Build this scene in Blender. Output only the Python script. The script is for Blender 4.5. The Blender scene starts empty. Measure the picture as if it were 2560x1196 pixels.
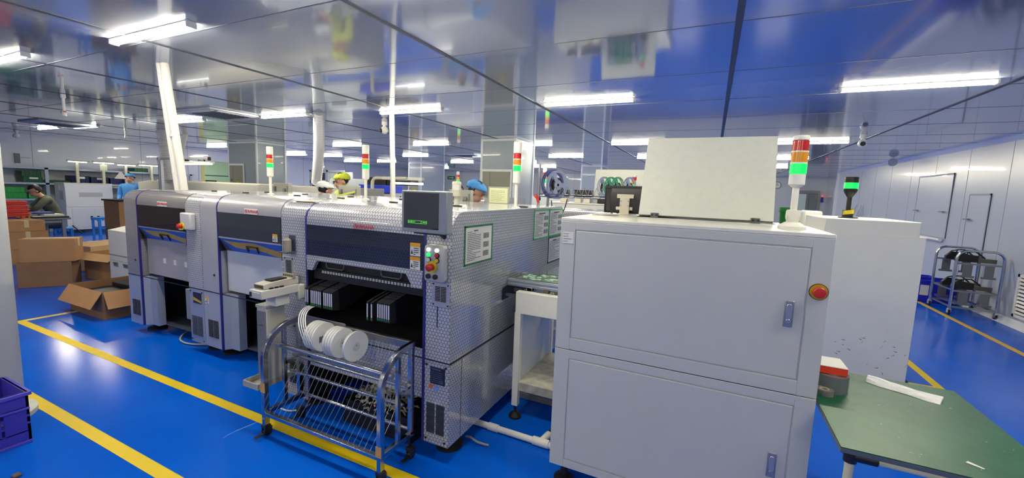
import bpy, math, random
from mathutils import Vector, Matrix

random.seed(11)
S = bpy.context.scene
COL = S.collection
R_ = math.radians

# ------------------------------------------------------------------ camera
cd = bpy.data.cameras.new('camera')
cam = bpy.data.objects.new('camera', cd)
COL.objects.link(cam)
cd.sensor_fit = 'HORIZONTAL'
cd.sensor_width = 36.0
cd.lens = 1049.44 / 2560 * 36.0
cd.clip_start = 0.05
cd.clip_end = 100
cam.matrix_world = Matrix(((0.90222782, -0.08190187, 0.4234112, 0.0),
                           (0.4296542, 0.08606718, -0.89888248, 0.0),
                           (0.03717835, 0.99291718, 0.11284168, 1.58),
                           (0, 0, 0, 1)))
S.camera = cam

# ------------------------------------------------------------------ world, exposure
w = bpy.data.worlds.new('world')
S.world = w
w.use_nodes = True
w.node_tree.nodes['Background'].inputs[0].default_value = (0.75, 0.85, 1.0, 1)
w.node_tree.nodes['Background'].inputs[1].default_value = 0.3
S.view_settings.view_transform = 'Standard'
S.view_settings.look = 'None'
S.view_settings.gamma = 1.0
S.view_settings.use_curve_mapping = False
S.view_settings.exposure = 0.0
LAMP = 158.0          # brightness of every tube lamp on the ceiling

# ------------------------------------------------------------------ helpers: materials
def lin(c):
    return tuple((x / 255 / 12.92) if x / 255 <= .04045 else ((x / 255 + .055) / 1.055) ** 2.4 for x in c)

MATS = {}
def nt_mat(name):
    m = bpy.data.materials.new(name)
    m.use_nodes = True
    return m, m.node_tree, m.node_tree.nodes['Principled BSDF']

def M(name, col, rough=.5, metal=0., emit=0., coat=0., alpha=1., noise=0., nscale=6., bump=0., bscale=40., trans=0., ecol=None):
    """col in sRGB 0..255. noise: amount the colour is broken up; bump: surface unevenness."""
    if name in MATS:
        return MATS[name]
    m, nt, b = nt_mat(name)
    c = lin(col)
    b.inputs['Base Color'].default_value = (*c, 1)
    b.inputs['Roughness'].default_value = rough
    b.inputs['Metallic'].default_value = metal
    b.inputs['Coat Weight'].default_value = coat
    b.inputs['Coat Roughness'].default_value = .06
    b.inputs['Alpha'].default_value = alpha
    b.inputs['Transmission Weight'].default_value = trans
    if emit:
        b.inputs['Emission Color'].default_value = (*(lin(ecol) if ecol else c), 1)
        b.inputs['Emission Strength'].default_value = emit
    if noise or bump:
        tc = nt.nodes.new('ShaderNodeTexCoord')
    if noise:
        n = nt.nodes.new('ShaderNodeTexNoise')
        n.inputs['Scale'].default_value = nscale
        n.inputs['Detail'].default_value = 5
        nt.links.new(tc.outputs['Object'], n.inputs['Vector'])
        r = nt.nodes.new('ShaderNodeMapRange')
        r.inputs['From Min'].default_value = .3
        r.inputs['From Max'].default_value = .7
        r.inputs['To Min'].default_value = 1 - noise
        r.inputs['To Max'].default_value = 1 + noise
        nt.links.new(n.outputs['Fac'], r.inputs['Value'])
        x = nt.nodes.new('ShaderNodeVectorMath'); x.operation = 'SCALE'
        x.inputs[0].default_value = c
        nt.links.new(r.outputs[0], x.inputs['Scale'])
        nt.links.new(x.outputs[0], b.inputs['Base Color'])
    if bump:
        n2 = nt.nodes.new('ShaderNodeTexNoise')
        n2.inputs['Scale'].default_value = bscale
        n2.inputs['Detail'].default_value = 3
        nt.links.new(tc.outputs['Object'], n2.inputs['Vector'])
        bp = nt.nodes.new('ShaderNodeBump')
        bp.inputs['Strength'].default_value = bump
        bp.inputs['Distance'].default_value = .01
        nt.links.new(n2.outputs['Fac'], bp.inputs['Height'])
        nt.links.new(bp.outputs[0], b.inputs['Normal'])
    MATS[name] = m
    return m

def math_n(nt, op, a, bb=None, c=None):
    n = nt.nodes.new('ShaderNodeMath'); n.operation = op
    for i, v in enumerate((a, bb, c)):
        if v is None: continue
        if isinstance(v, (int, float)): n.inputs[i].default_value = v
        else: nt.links.new(v, n.inputs[i])
    return n.outputs[0]

def hex_lines(nt, cell, width, squash=1.0):
    """0..1 mask of a honeycomb of lines drawn on whichever way the surface faces (world coordinates)."""
    g = nt.nodes.new('ShaderNodeNewGeometry')
    sp = nt.nodes.new('ShaderNodeSeparateXYZ'); nt.links.new(g.outputs['Position'], sp.inputs[0])
    sn = nt.nodes.new('ShaderNodeSeparateXYZ'); nt.links.new(g.outputs['True Normal'], sn.inputs[0])
    isx = math_n(nt, 'GREATER_THAN', math_n(nt, 'ABSOLUTE', sn.outputs[0]), .7)
    isz = math_n(nt, 'GREATER_THAN', math_n(nt, 'ABSOLUTE', sn.outputs[2]), .8)
    u = math_n(nt, 'ADD', math_n(nt, 'MULTIPLY', sp.outputs[1], isx),
               math_n(nt, 'MULTIPLY', sp.outputs[0], math_n(nt, 'SUBTRACT', 1., isx)))
    v = math_n(nt, 'ADD', math_n(nt, 'MULTIPLY', sp.outputs[1], isz),
               math_n(nt, 'MULTIPLY', sp.outputs[2], math_n(nt, 'SUBTRACT', 1., isz)))
    u = math_n(nt, 'DIVIDE', u, cell); v = math_n(nt, 'DIVIDE', v, cell * squash)
    def cand(off):
        a = math_n(nt, 'WRAP', math_n(nt, 'ADD', u, off * .5), .5, -.5)
        c = math_n(nt, 'WRAP', math_n(nt, 'ADD', v, off * .8660254), .8660254, -.8660254)
        ax, ay = math_n(nt, 'ABSOLUTE', a), math_n(nt, 'ABSOLUTE', c)
        return math_n(nt, 'MAXIMUM', ax, math_n(nt, 'ADD', math_n(nt, 'MULTIPLY', ax, .5), math_n(nt, 'MULTIPLY', ay, .8660254)))
    d = math_n(nt, 'MINIMUM', cand(0.), cand(1.))
    return math_n(nt, 'GREATER_THAN', d, .5 - width)

def film(name, col, line, cell=.021, width=.07, rough=.2, coat=.6, metal=.0, squash=1.0):
    if name in MATS: return MATS[name]
    m, nt, b = nt_mat(name)
    k = hex_lines(nt, cell, width, squash)
    mx = nt.nodes.new('ShaderNodeMix'); mx.data_type = 'RGBA'
    mx.inputs[6].default_value = (*lin(col), 1); mx.inputs[7].default_value = (*lin(line), 1)
    nt.links.new(k, mx.inputs[0]); nt.links.new(mx.outputs[2], b.inputs['Base Color'])
    b.inputs['Roughness'].default_value = rough
    b.inputs['Metallic'].default_value = metal
    b.inputs['Coat Weight'].default_value = coat
    b.inputs['Coat Roughness'].default_value = .05
    MATS[name] = m
    return m

def glass(name, tint, amount, lines=False, rough=.04):
    """A pane: part of the light passes tinted, part is the pane's own colour, with its gloss."""
    if name in MATS: return MATS[name]
    m, nt, b = nt_mat(name)
    b.inputs['Base Color'].default_value = (*lin(tint), 1)
    b.inputs['Roughness'].default_value = rough
    t = nt.nodes.new('ShaderNodeBsdfTransparent')
    t.inputs[0].default_value = (*lin((200, 205, 215)), 1)
    mx = nt.nodes.new('ShaderNodeMixShader')
    nt.links.new(t.outputs[0], mx.inputs[1]); nt.links.new(b.outputs[0], mx.inputs[2])
    if lines:
        k = hex_lines(nt, .021, .06)
        nt.links.new(math_n(nt, 'MAXIMUM', math_n(nt, 'MULTIPLY', k, .85), amount), mx.inputs[0])
    else:
        mx.inputs[0].default_value = amount
    nt.links.new(mx.outputs[0], nt.nodes['Material Output'].inputs[0])
    MATS[name] = m
    return m

# ------------------------------------------------------------------ helpers: meshes
class MB:
    def __init__(s): s.v = []; s.f = []
    def add(s, v, f):
        o = len(s.v); s.v += [tuple(p) for p in v]; s.f += [tuple(i + o for i in q) for q in f]; return s
    def box(s, x0, x1, y0, y1, z0, z1):
        return s.add([(x0, y0, z0), (x1, y0, z0), (x1, y1, z0), (x0, y1, z0), (x0, y0, z1), (x1, y0, z1), (x1, y1, z1), (x0, y1, z1)],
                     [(0, 3, 2, 1), (4, 5, 6, 7), (0, 1, 5, 4), (1, 2, 6, 5), (2, 3, 7, 6), (3, 0, 4, 7)])
    def prism(s, poly, axis, a, b):
        """poly: 2-D outline in the other two axes (x: y,z; y: x,z; z: x,y), pushed from a to b."""
        n = len(poly)
        P = {'x': lambda p, t: (t, p[0], p[1]), 'y': lambda p, t: (p[0], t, p[1]), 'z': lambda p, t: (p[0], p[1], t)}[axis]
        area = sum(poly[i][0] * poly[(i + 1) % n][1] - poly[(i + 1) % n][0] * poly[i][1] for i in range(n))
        if (area < 0) != (axis == 'y'): poly = poly[::-1]
        v = [P(p, a) for p in poly] + [P(p, b) for p in poly]
        f = [tuple(range(n))[::-1], tuple(range(n, 2 * n))] + [(i, (i + 1) % n, n + (i + 1) % n, n + i) for i in range(n)]
        return s.add(v, f)
    def cyl(s, p, q, r, n=16, r2=None):
        p, q = Vector(p), Vector(q); d = (q - p).normalized()
        a = d.orthogonal().normalized(); b = d.cross(a); r2 = r if r2 is None else r2
        v = [p + (a * math.cos(t) + b * math.sin(t)) * r for t in [2 * math.pi * i / n for i in range(n)]]
        v += [q + (a * math.cos(t) + b * math.sin(t)) * r2 for t in [2 * math.pi * i / n for i in range(n)]]
        f = [tuple(range(n))[::-1], tuple(range(n, 2 * n))] + [(i, (i + 1) % n, n + (i + 1) % n, n + i) for i in range(n)]
        return s.add(v, f)
    def tube(s, pts, r, n=8, closed=False, flat=1.0):
        pts = [Vector(p) for p in pts]; N = len(pts); v = []; f = []
        t0 = (pts[1] - pts[0]).normalized(); a = t0.orthogonal().normalized()
        for i, p in enumerate(pts):
            t = (pts[(i + 1) % N] - pts[i - 1]).normalized() if closed else (pts[min(i + 1, N - 1)] - pts[max(i - 1, 0)]).normalized()
            a = (a - t * a.dot(t)).normalized(); b = t.cross(a)
            rr = r[i] if isinstance(r, (list, tuple)) else r
            v += [p + (a * math.cos(k) + b * math.sin(k) * flat) * rr for k in [2 * math.pi * j / n for j in range(n)]]
        M_ = N if closed else N - 1
        for i in range(M_):
            o, q = i * n, ((i + 1) % N) * n
            f += [(o + j, o + (j + 1) % n, q + (j + 1) % n, q + j) for j in range(n)]
        if not closed: f += [tuple(range(n))[::-1], tuple(range((N - 1) * n, N * n))]
        return s.add(v, f)
    def sqtube(s, pts, w, h=None, up=(0, 0, 1)):
        """square bar along a path"""
        h = h or w; pts = [Vector(p) for p in pts]; N = len(pts); v = []; f = []
        for i, p in enumerate(pts):
            t = (pts[min(i + 1, N - 1)] - pts[max(i - 1, 0)]).normalized(); u = Vector(up)
            a = t.cross(u).normalized(); b = a.cross(t).normalized()
            v += [p + a * w / 2 * i1 + b * h / 2 * j1 for i1, j1 in ((-1, -1), (1, -1), (1, 1), (-1, 1))]
        for i in range(N - 1):
            o = i * 4; f += [(o + j, o + (j + 1) % 4, o + 4 + (j + 1) % 4, o + 4 + j) for j in range(4)]
        f += [(3, 2, 1, 0), tuple(range(4 * N - 4, 4 * N))]
        return s.add(v, f)
    def lathe(s, prof, c=(0, 0, 0), n=24, axis='z'):
        v = []; f = []; k = len(prof)
        for i in range(n):
            t = 2 * math.pi * i / n
            for r, h in prof:
                p = (r * math.cos(t), r * math.sin(t), h)
                if axis == 'x': p = (p[2], p[0], p[1])
                if axis == 'y': p = (p[1], p[2], p[0])
                v.append((p[0] + c[0], p[1] + c[1], p[2] + c[2]))
        for i in range(n):
            for j in range(k - 1):
                a, b = i * k + j, ((i + 1) % n) * k + j
                f.append((a, b, b + 1, a + 1))
        if prof[0] == prof[-1]: return s.add(v, f)
        if prof[0][0] > 1e-6: f.append(tuple(i * k for i in range(n))[::-1])
        if prof[-1][0] > 1e-6: f.append(tuple(i * k + k - 1 for i in range(n)))
        return s.add(v, f)
    def ball(s, c, r, sc=(1, 1, 1), n=16, m=10, keep=None):
        v = []; f = []
        for j in range(m + 1):
            p = math.pi * j / m
            for i in range(n):
                t = 2 * math.pi * i / n
                v.append((c[0] + r * sc[0] * math.sin(p) * math.cos(t), c[1] + r * sc[1] * math.sin(p) * math.sin(t), c[2] + r * sc[2] * math.cos(p)))
        for j in range(m):
            for i in range(n):
                q = (j * n + i, (j + 1) * n + i, (j + 1) * n + (i + 1) % n, j * n + (i + 1) % n)
                if keep:
                    cc = [sum(v[k][a] for k in q) / 4 - c[a] for a in range(3)]
                    if not keep(*cc): continue
                f.append(q)
        return s.add(v, f)
    def strip(s, f_lo, f_hi, n, thick):
        """closed thin ribbon between two curves of 3-D points; thick is a vector"""
        v = []; t = Vector(thick)
        for i in range(n + 1):
            a, b = Vector(f_lo(i / n)), Vector(f_hi(i / n)); v += [a, b, b + t, a + t]
        f = []
        for i in range(n):
            o = 4 * i; f += [(o + j, o + (j + 1) % 4, o + 4 + (j + 1) % 4, o + 4 + j) for j in range(4)]
        f += [(3, 2, 1, 0), tuple(range(4 * n, 4 * n + 4))]
        return s.add(v, f)
    def xf(s, m):
        s.v = [tuple(m @ Vector(p)) for p in s.v]; return s

def rotz(a, c=(0, 0, 0)):
    c = Vector(c); return Matrix.Translation(c) @ Matrix.Rotation(a, 4, 'Z') @ Matrix.Translation(-c)
def rot(a, ax, c=(0, 0, 0)):
    c = Vector(c); return Matrix.Translation(c) @ Matrix.Rotation(a, 4, ax) @ Matrix.Translation(-c)

def base_of(o):
    while o.parent: o = o.parent
    return o

def obj(name, mb, mat, parent=None, local=False, bev=0., smooth=True, solid=0., label=None):
    """links the collected shape as ONE mesh object. Shapes are in world coordinates unless local; a child shares its thing's origin."""
    me = bpy.data.meshes.new(name)
    v = mb.v
    if parent is not None and not local:
        r = base_of(parent)
        inv = (Matrix.Translation(r.location) @ Matrix.Rotation(r.rotation_euler.z, 4, 'Z')).inverted()
        v = [tuple(inv @ Vector(p)) for p in v]
    me.from_pydata([tuple(p) for p in v], [], mb.f)
    me.validate(); me.update()
    if smooth:
        me.shade_smooth(); me.set_sharp_from_angle(angle=R_(38))
    for mm in (mat if isinstance(mat, list) else [mat]): me.materials.append(mm)
    o = bpy.data.objects.new(name, me); COL.objects.link(o)
    if parent is not None: o.parent = parent
    if bev:
        b = o.modifiers.new('edge', 'BEVEL'); b.width = bev; b.segments = 2; b.limit_method = 'ANGLE'; b.angle_limit = R_(50)
    if solid:
        b = o.modifiers.new('wall', 'SOLIDIFY'); b.thickness = solid
    if label: o['label'] = label
    return o

def tag(o, label, cat, group=None):
    o['label'] = label; o['category'] = cat
    if group: o['group'] = group
    return o

def thing(name, label, cat, loc=(0, 0, 0), rz=0., group=None):
    o = bpy.data.objects.new(name, None); COL.objects.link(o)
    o.location = loc; o.rotation_euler = (0, 0, rz); o.empty_display_size = .1
    return tag(o, label, cat, group)

def single(name, mb, mat, label, cat, group=None, **k):
    return tag(obj(name, mb, mat, **k), label, cat, group)

def struct(name, mb, mat, **k):
    o = obj(name, mb, mat, **k)
    o['kind'] = 'structure'; o['label'] = name.replace('_', ' ')
    return o

def dup(root, loc, rz=None, label=None, group=None):
    r = root.copy(); COL.objects.link(r); r.location = loc
    if rz is not None: r.rotation_euler = (0, 0, rz)
    if label: r['label'] = label
    if group: r['group'] = group
    for ch in list(root.children):
        c = ch.copy(); COL.objects.link(c); c.parent = r
        for g in list(ch.children):
            d = g.copy(); COL.objects.link(d); d.parent = c
    return r

def text_mb(s, size, depth=.0008, align='CENTER'):
    """lettering as a mesh lying in the x-z plane, facing -y"""
    cu = bpy.data.curves.new('t', 'FONT'); cu.body = s; cu.size = size; cu.extrude = depth
    cu.align_x = align; cu.align_y = 'CENTER'; cu.resolution_u = 3
    o = bpy.data.objects.new('t', cu); COL.objects.link(o)
    dg = bpy.context.evaluated_depsgraph_get(); dg.update()
    me = bpy.data.meshes.new_from_object(o.evaluated_get(dg))
    mb = MB(); mb.add([(v.co.x, -v.co.z, v.co.y) for v in me.vertices], [tuple(p.vertices) for p in me.polygons])
    bpy.data.objects.remove(o); bpy.data.meshes.remove(me); bpy.data.curves.remove(cu)
    return mb

def scrawl(o, u, v, w, h, rows, d=.0012, seed=1, fill=.85, th=.45):
    """rows of short dark dashes like small print; o corner, u and v unit vectors, d lift along the normal"""
    rnd = random.Random(seed); o, u, v = Vector(o), Vector(u), Vector(v); n = u.cross(v); mb = MB()
    for r in range(rows):
        z = h * (r + .5) / rows; x = 0
        end = w * (fill if rnd.random() > .3 else fill * rnd.uniform(.3, .8))
        while x < end:
            l = min(rnd.uniform(.04, .16) * w, end - x); t = h / rows * th
            a = o + u * x + v * (z - t / 2)
            q = [a, a + u * l, a + u * l + v * t, a + v * t]
            mb.add([p for p in q] + [p + n * d for p in q], [(3, 2, 1, 0), (4, 5, 6, 7), (0, 1, 5, 4), (1, 2, 6, 5), (2, 3, 7, 6), (3, 0, 4, 7)])
            x += l + .025 * w
    return mb

def smooth_path(p, n=3):
    p = [Vector(q) for q in p]
    for _ in range(n):
        r = [p[0]]
        for a, b in zip(p, p[1:]): r += [a * .75 + b * .25, a * .25 + b * .75]
        p = r + [p[-1]]
    return p

def arc(c, r, a0, a1, n=8):
    return [(c[0] + r * math.cos(R_(a0 + (a1 - a0) * i / n)), c[1] + r * math.sin(R_(a0 + (a1 - a0) * i / n))) for i in range(n + 1)]

# ------------------------------------------------------------------ materials
white = M('white_paint', (234, 234, 226), .35)
cream = M('cream_paint', (214, 211, 192), .4)
offwhite = M('lid_paint', (198, 202, 198), .4, noise=.03, nscale=30)
cabgrey = M('light_grey_powder_coat', (196, 199, 198), .38, noise=.02, nscale=3, bump=.02, bscale=300)
silver = M('silver_paint', (176, 177, 186), .3, metal=.25, coat=.2)
silver_mid = M('silver_paint_mid', (160, 168, 182), .35, metal=.15)
panel_blue = M('blue_grey_paint', (188, 195, 206), .3)
slate = M('slate_paint', (70, 76, 92), .4)
dark = M('black_plastic', (22, 22, 26), .45)
dark_in = M('dark_interior', (14, 15, 24), .6)
brown_in = M('brown_interior', (58, 48, 44), .6, noise=.5, nscale=14)
rubber = M('black_rubber', (18, 18, 20), .6)
steel = M('stainless_steel', (190, 192, 196), .16, metal=1., noise=.06, nscale=25)
steel_dull = M('brushed_steel', (150, 150, 152), .3, metal=.9)
zinc = M('zinc_plate', (190, 192, 196), .3, metal=.8)
alu = M('aluminium_profile', (186, 192, 200), .35, metal=.5)
gold = M('gold_print', (196, 158, 52), .4)
navy = M('navy_stripe', (38, 36, 120), .35)
royal = M('royal_blue_print', (32, 66, 140), .35)
yellow = M('yellow_paint', (232, 200, 10), .45, noise=.04, nscale=8)
yplas = M('yellow_plastic', (226, 205, 30), .4)
redp = M('red_plastic', (196, 40, 36), .35)
greenp = M('green_plastic', (20, 130, 60), .35)
bluep = M('blue_stool_plastic', (38, 132, 222), .35)
crateblue = M('blue_crate_plastic', (34, 40, 190), .35)
paper = M('paper', (228, 228, 224), .6)
ink = M('print_ink', (60, 62, 70), .7)
red_ink = M('red_ink', (190, 40, 48), .5)
orange_ink = M('orange_ink', (226, 160, 30), .5)
card = M('cardboard', (170, 128, 86), .75, noise=.08, nscale=5)
card_dk = M('cardboard_worn', (136, 102, 74), .78, noise=.1, nscale=4)
card_lt = M('cardboard_inside', (196, 160, 112), .75, noise=.06, nscale=5)
pvc = M('white_pipe_plastic', (226, 226, 222), .3)
lens_red = M('red_lens', (196, 34, 30), .18, coat=.5)
lens_amber = M('amber_lens', (226, 152, 24), .18, coat=.5)
lens_green_on = M('lit_green_lens', (10, 235, 90), .3, emit=1.1, ecol=(10, 255, 90))
lens_green_off = M('green_lens', (20, 150, 60), .2, coat=.5)
screen_black = M('screen_glass', (62, 62, 70), .12, coat=.4)
lcd_green = M('lit_screen_green', (90, 235, 70), .4, emit=.7)
lampglow = M('lamp_diffuser', (255, 255, 255), .4, emit=LAMP, ecol=(255, 244, 213))
smallglow = M('bench_lamp_diffuser', (255, 255, 250), .4, emit=5.)
button_lit = M('lit_white_button', (255, 250, 240), .3, emit=1.4)
button_green = M('lit_green_button', (40, 235, 110), .3, emit=.9)
hexs = film('honeycomb_film_on_silver', (184, 186, 196), (34, 38, 50), .0215, .05, .22, .6)
hexside = film('honeycomb_film_on_side', (176, 180, 186), (30, 36, 48), .0215, .05, .12, 1.)
hexfine = film('fine_honeycomb_film', (150, 148, 150), (84, 82, 88), .016, .07, .2, .6)
hexpanel = film('worn_honeycomb_film', (166, 163, 168), (128, 126, 134), .016, .07, .3, .5)
hexleg = film('striped_film', (150, 160, 184), (126, 134, 158), .016, .07, .25, .5)
pane_film = glass('tinted_pane_under_film', (58, 64, 84), .62, lines=True)
pane_dark = glass('dark_tinted_pane', (70, 74, 84), .72)
pane_brown = glass('brown_tinted_pane', (70, 62, 58), .5)

# floor: blue epoxy with a deep gloss, faint scuffs and roller waves
fm, nt, b = nt_mat('blue_epoxy_floor')
tc = nt.nodes.new('ShaderNodeTexCoord')
n = nt.nodes.new('ShaderNodeTexNoise'); n.inputs['Scale'].default_value = 1.3; n.inputs['Detail'].default_value = 6
nt.links.new(tc.outputs['Object'], n.inputs['Vector'])
cr = nt.nodes.new('ShaderNodeValToRGB')
cr.color_ramp.elements[0].color = (*lin((1, 86, 204)), 1); cr.color_ramp.elements[0].position = .3
cr.color_ramp.elements[1].color = (*lin((6, 96, 216)), 1); cr.color_ramp.elements[1].position = .7
nt.links.new(n.outputs['Fac'], cr.inputs[0]); nt.links.new(cr.outputs[0], b.inputs['Base Color'])
b.inputs['Roughness'].default_value = .17
b.inputs['Specular IOR Level'].default_value = .09
n2 = nt.nodes.new('ShaderNodeTexNoise'); n2.inputs['Scale'].default_value = 2.2; n2.inputs['Detail'].default_value = 2
nt.links.new(tc.outputs['Object'], n2.inputs['Vector'])
bp = nt.nodes.new('ShaderNodeBump'); bp.inputs['Strength'].default_value = .12; bp.inputs['Distance'].default_value = .01
nt.links.new(n2.outputs['Fac'], bp.inputs['Height']); nt.links.new(bp.outputs[0], b.inputs['Normal'])

# ceiling and walls: coil-coated sandwich panels; the ceiling sheets are glossy and slightly rippled
def sheet_metal(name, col, rough, ripple, spec=.5, metal=0., stretch=(1, 1, 1), coat=0.):
    m, nt, b = nt_mat(name)
    b.inputs['Base Color'].default_value = (*lin(col), 1)
    b.inputs['Roughness'].default_value = rough
    b.inputs['Specular IOR Level'].default_value = spec
    b.inputs['Metallic'].default_value = metal
    b.inputs['Coat Weight'].default_value = coat
    b.inputs['Coat Roughness'].default_value = .03
    tc = nt.nodes.new('ShaderNodeTexCoord')
    mp = nt.nodes.new('ShaderNodeMapping'); mp.inputs['Scale'].default_value = stretch
    nt.links.new(tc.outputs['Object'], mp.inputs[0])
    n = nt.nodes.new('ShaderNodeTexNoise'); n.inputs['Scale'].default_value = 1.; n.inputs['Detail'].default_value = 2.5
    nt.links.new(mp.outputs[0], n.inputs['Vector'])
    bp = nt.nodes.new('ShaderNodeBump'); bp.inputs['Strength'].default_value = ripple; bp.inputs['Distance'].default_value = .02
    nt.links.new(n.outputs['Fac'], bp.inputs['Height']); nt.links.new(bp.outputs[0], b.inputs['Normal'])
    if coat: nt.links.new(bp.outputs[0], b.inputs['Coat Normal'])
    MATS[name] = m
    return m
ceil_m = sheet_metal('ceiling_sheet', (172, 180, 202), .09, .035, .7, .45, (1.2, 3.0, 1), .3)
wall_m = sheet_metal('wall_sheet', (186, 194, 202), .3, .03, .6, 0., (2, 2, .6), .35)
wall_l = sheet_metal('brightened_wall_sheet', (216, 222, 232), .3, .03, .6, 0., (2, 2, .6), .35)  # lighter copy of the wall sheet, making up for weaker light there
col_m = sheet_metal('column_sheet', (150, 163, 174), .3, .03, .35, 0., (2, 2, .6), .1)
seam_dk = M('dark_joint', (62, 66, 82), .5)
seam_md = M('grey_joint', (96, 102, 122), .4)
seam_wall = M('panel_groove', (150, 158, 172), .5)
trimw = M('white_aluminium_trim', (222, 226, 230), .35)

# ------------------------------------------------------------------ the room
CZ = 2.64
XL, XR, YB, YF = -16.95, 3.86, -4.5, 21.7
struct('floor', MB().box(XL - 3, 4.6, YB, YF, -.1, 0), fm, smooth=False)
struct('ceiling', MB().box(XL - 3, 4.6, YB, YF, CZ, CZ + .12), ceil_m, smooth=False)
mb = MB()
for x in (.056, -2.01, -4.08, -5.94, -7.85, -9.8, -11.75, -13.7, -15.65, 2.17):
    mb.box(x - .02, x + .02, YB, YF, CZ - .004, CZ + .01)
struct('trim_1', mb, seam_dk, smooth=False)
mb = MB()
y = -3.56
while y < YF:
    mb.box(XL, XR, y - .004, y + .004, CZ - .002, CZ + .01); y += 1.085
struct('trim_2', mb, seam_md, smooth=False)

struct('wall_right', MB().box(XR, XR + .1, YB, 18.0, 0, CZ).box(XR, 4.4, 17.92, 18.0, 0, CZ).box(4.28, 4.4, 18.0, YF, 0, CZ), wall_m, smooth=False)
struct('wall_far', MB().box(XL - 3, 4.6, YF, YF + .1, 0, CZ), wall_m, smooth=False)
struct('wall_back', MB().box(XL - 3, 4.6, YB - .1, YB, 0, CZ), wall_m, smooth=False)
wl = MB().box(XL - .1, XL, YB, 9.1, 0, CZ).box(XL - .1, XL, 10.32, YF, 0, CZ).box(XL - .1, XL, 9.1, 10.32, 2.27, CZ).box(XL - .1, XL, 9.1, 10.32, 0, .9)
struct('wall_left', wl, wall_l, smooth=False)
mb = MB()
for y in (4.9, 7.35, 9.8 - 1.1, 12.2, 13.4, 14.6, 15.8, 17): mb.box(XL - .01, XL + .002, y - .006, y + .006, 0, CZ)
for y in (5.2, 6.35, 7.5, 8.65, 9.78, 10.95, 12.05, 13.2, 14.3, 15.5, 16.7): mb.box(XR - .002, XR + .01, y - .005, y + .005, 0, CZ)
for x in (-16, -14.85, -13.7, -12.55, -11.4, -9, -7.9, -6.7, -5.5, 1.2, 2.35): mb.box(x - .006, x + .006, YF - .002, YF + .01, 0, CZ)
struct('trim_3', mb, seam_wall, smooth=False)
mb = MB()
mb.prism([(XR, CZ), (XR, CZ - .07), (XR - .015, CZ - .05), (XR - .05, CZ - .012), (XR - .07, CZ)], 'y', YB, 18.0)
struct('trim_4', mb, trimw)
mb = MB().prism([(XR, 0), (XR - .08, 0), (XR - .055, .025), (XR - .02, .06), (XR, .09)], 'y', YB, 18.0)
struct('baseboard_right', mb, trimw)
struct('trim_5', MB().box(3.80, 3.87, 17.9, 18.02, 0, CZ).box(3.2, 3.26, YF - .03, YF, 0, CZ), trimw, smooth=False)

# the lit green room behind the opening in the wall with the shelves
mint = M('mint_wall', (205, 236, 214), .6)
struct('wall_side', MB().box(XL - 2.9, XL - 2.8, 7.5, 12.5, 0, CZ).box(XL - 2.9, XL - .1, 7.4, 7.5, 0, CZ).box(XL - 2.9, XL - .1, 12.5, 12.6, 0, CZ), mint, smooth=False)
struct('window_1', MB().box(XL - .12, XL + .02, 9.04, 9.1, .9, 2.33).box(XL - .12, XL + .02, 10.32, 10.38, .9, 2.33).box(XL - .12, XL + .02, 9.04, 10.38, 2.27, 2.33), trimw, smooth=False)

# doors and hatches in the long panel wall
def hatch(name, y0, y1, z0, z1, handles):
    mb = MB()
    for a, b_, c, d in ((y0, y1, z1 - .03, z1), (y0, y0 + .015, z0, z1), (y1 - .015, y1, z0, z1)): mb.box(XR - .016, XR + .01, a, b_, c, d)
    f = struct(name, MB().box(XR - .012, XR + .01, y0, y1, z0, z1), wall_m, bev=.004)
    fr = obj('door_frame', mb, seam_wall, parent=f); fr['kind'] = 'structure'
    h = MB()
    for y, z in handles:
        h.box(XR - .07, XR, y - .012, y + .012, z - .012, z + .012).box(XR - .075, XR - .06, y - .07, y + .07, z - .012, z + .012)
    o = obj('door_handle', h, steel_dull, parent=f); o['kind'] = 'structure'
    return f
hatch('door_1', 10.2, 11.6, 1.02, 2.2, ((10.35, 1.5), (11.45, 1.5)))
hatch('door_2', 9.0, 9.6, .35, 1.82, ((9.48, 1.4),))
rail = MB().tube([(XR - .05, 10.25, .985), (XR - .05, 11.6, .985)], .03, 10)
struct('trim_6', rail, trimw)
# doorway at the far end
d3 = struct('door_3', MB().box(3.2, 3.98, YF - .04, YF - .005, 0, 2.0), M('grey_door_glass', (120, 128, 130), .2), bev=.004)
o = obj('door_frame', MB().box(3.12, 3.2, YF - .1, YF, 0, 2.08).box(3.98, 4.06, YF - .1, YF, 0, 2.08).box(3.2, 3.98, YF - .1, YF, 1.95, 2.08).box(3.62, 3.68, YF - .07, YF - .03, 0, 1.95), steel_dull, parent=d3); o['kind'] = 'structure'
o = obj('pane', MB().box(3.2, 3.6, YF - .06, YF - .045, .95, 1.93), M('frosted_glass', (196, 214, 214), .3), parent=d3); o['kind'] = 'structure'
d4 = struct('door_4', MB().box(4.235, 4.28, 18.9, 19.7, 0, 2.0), M('white_door', (226, 228, 232), .4), bev=.004)

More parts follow.
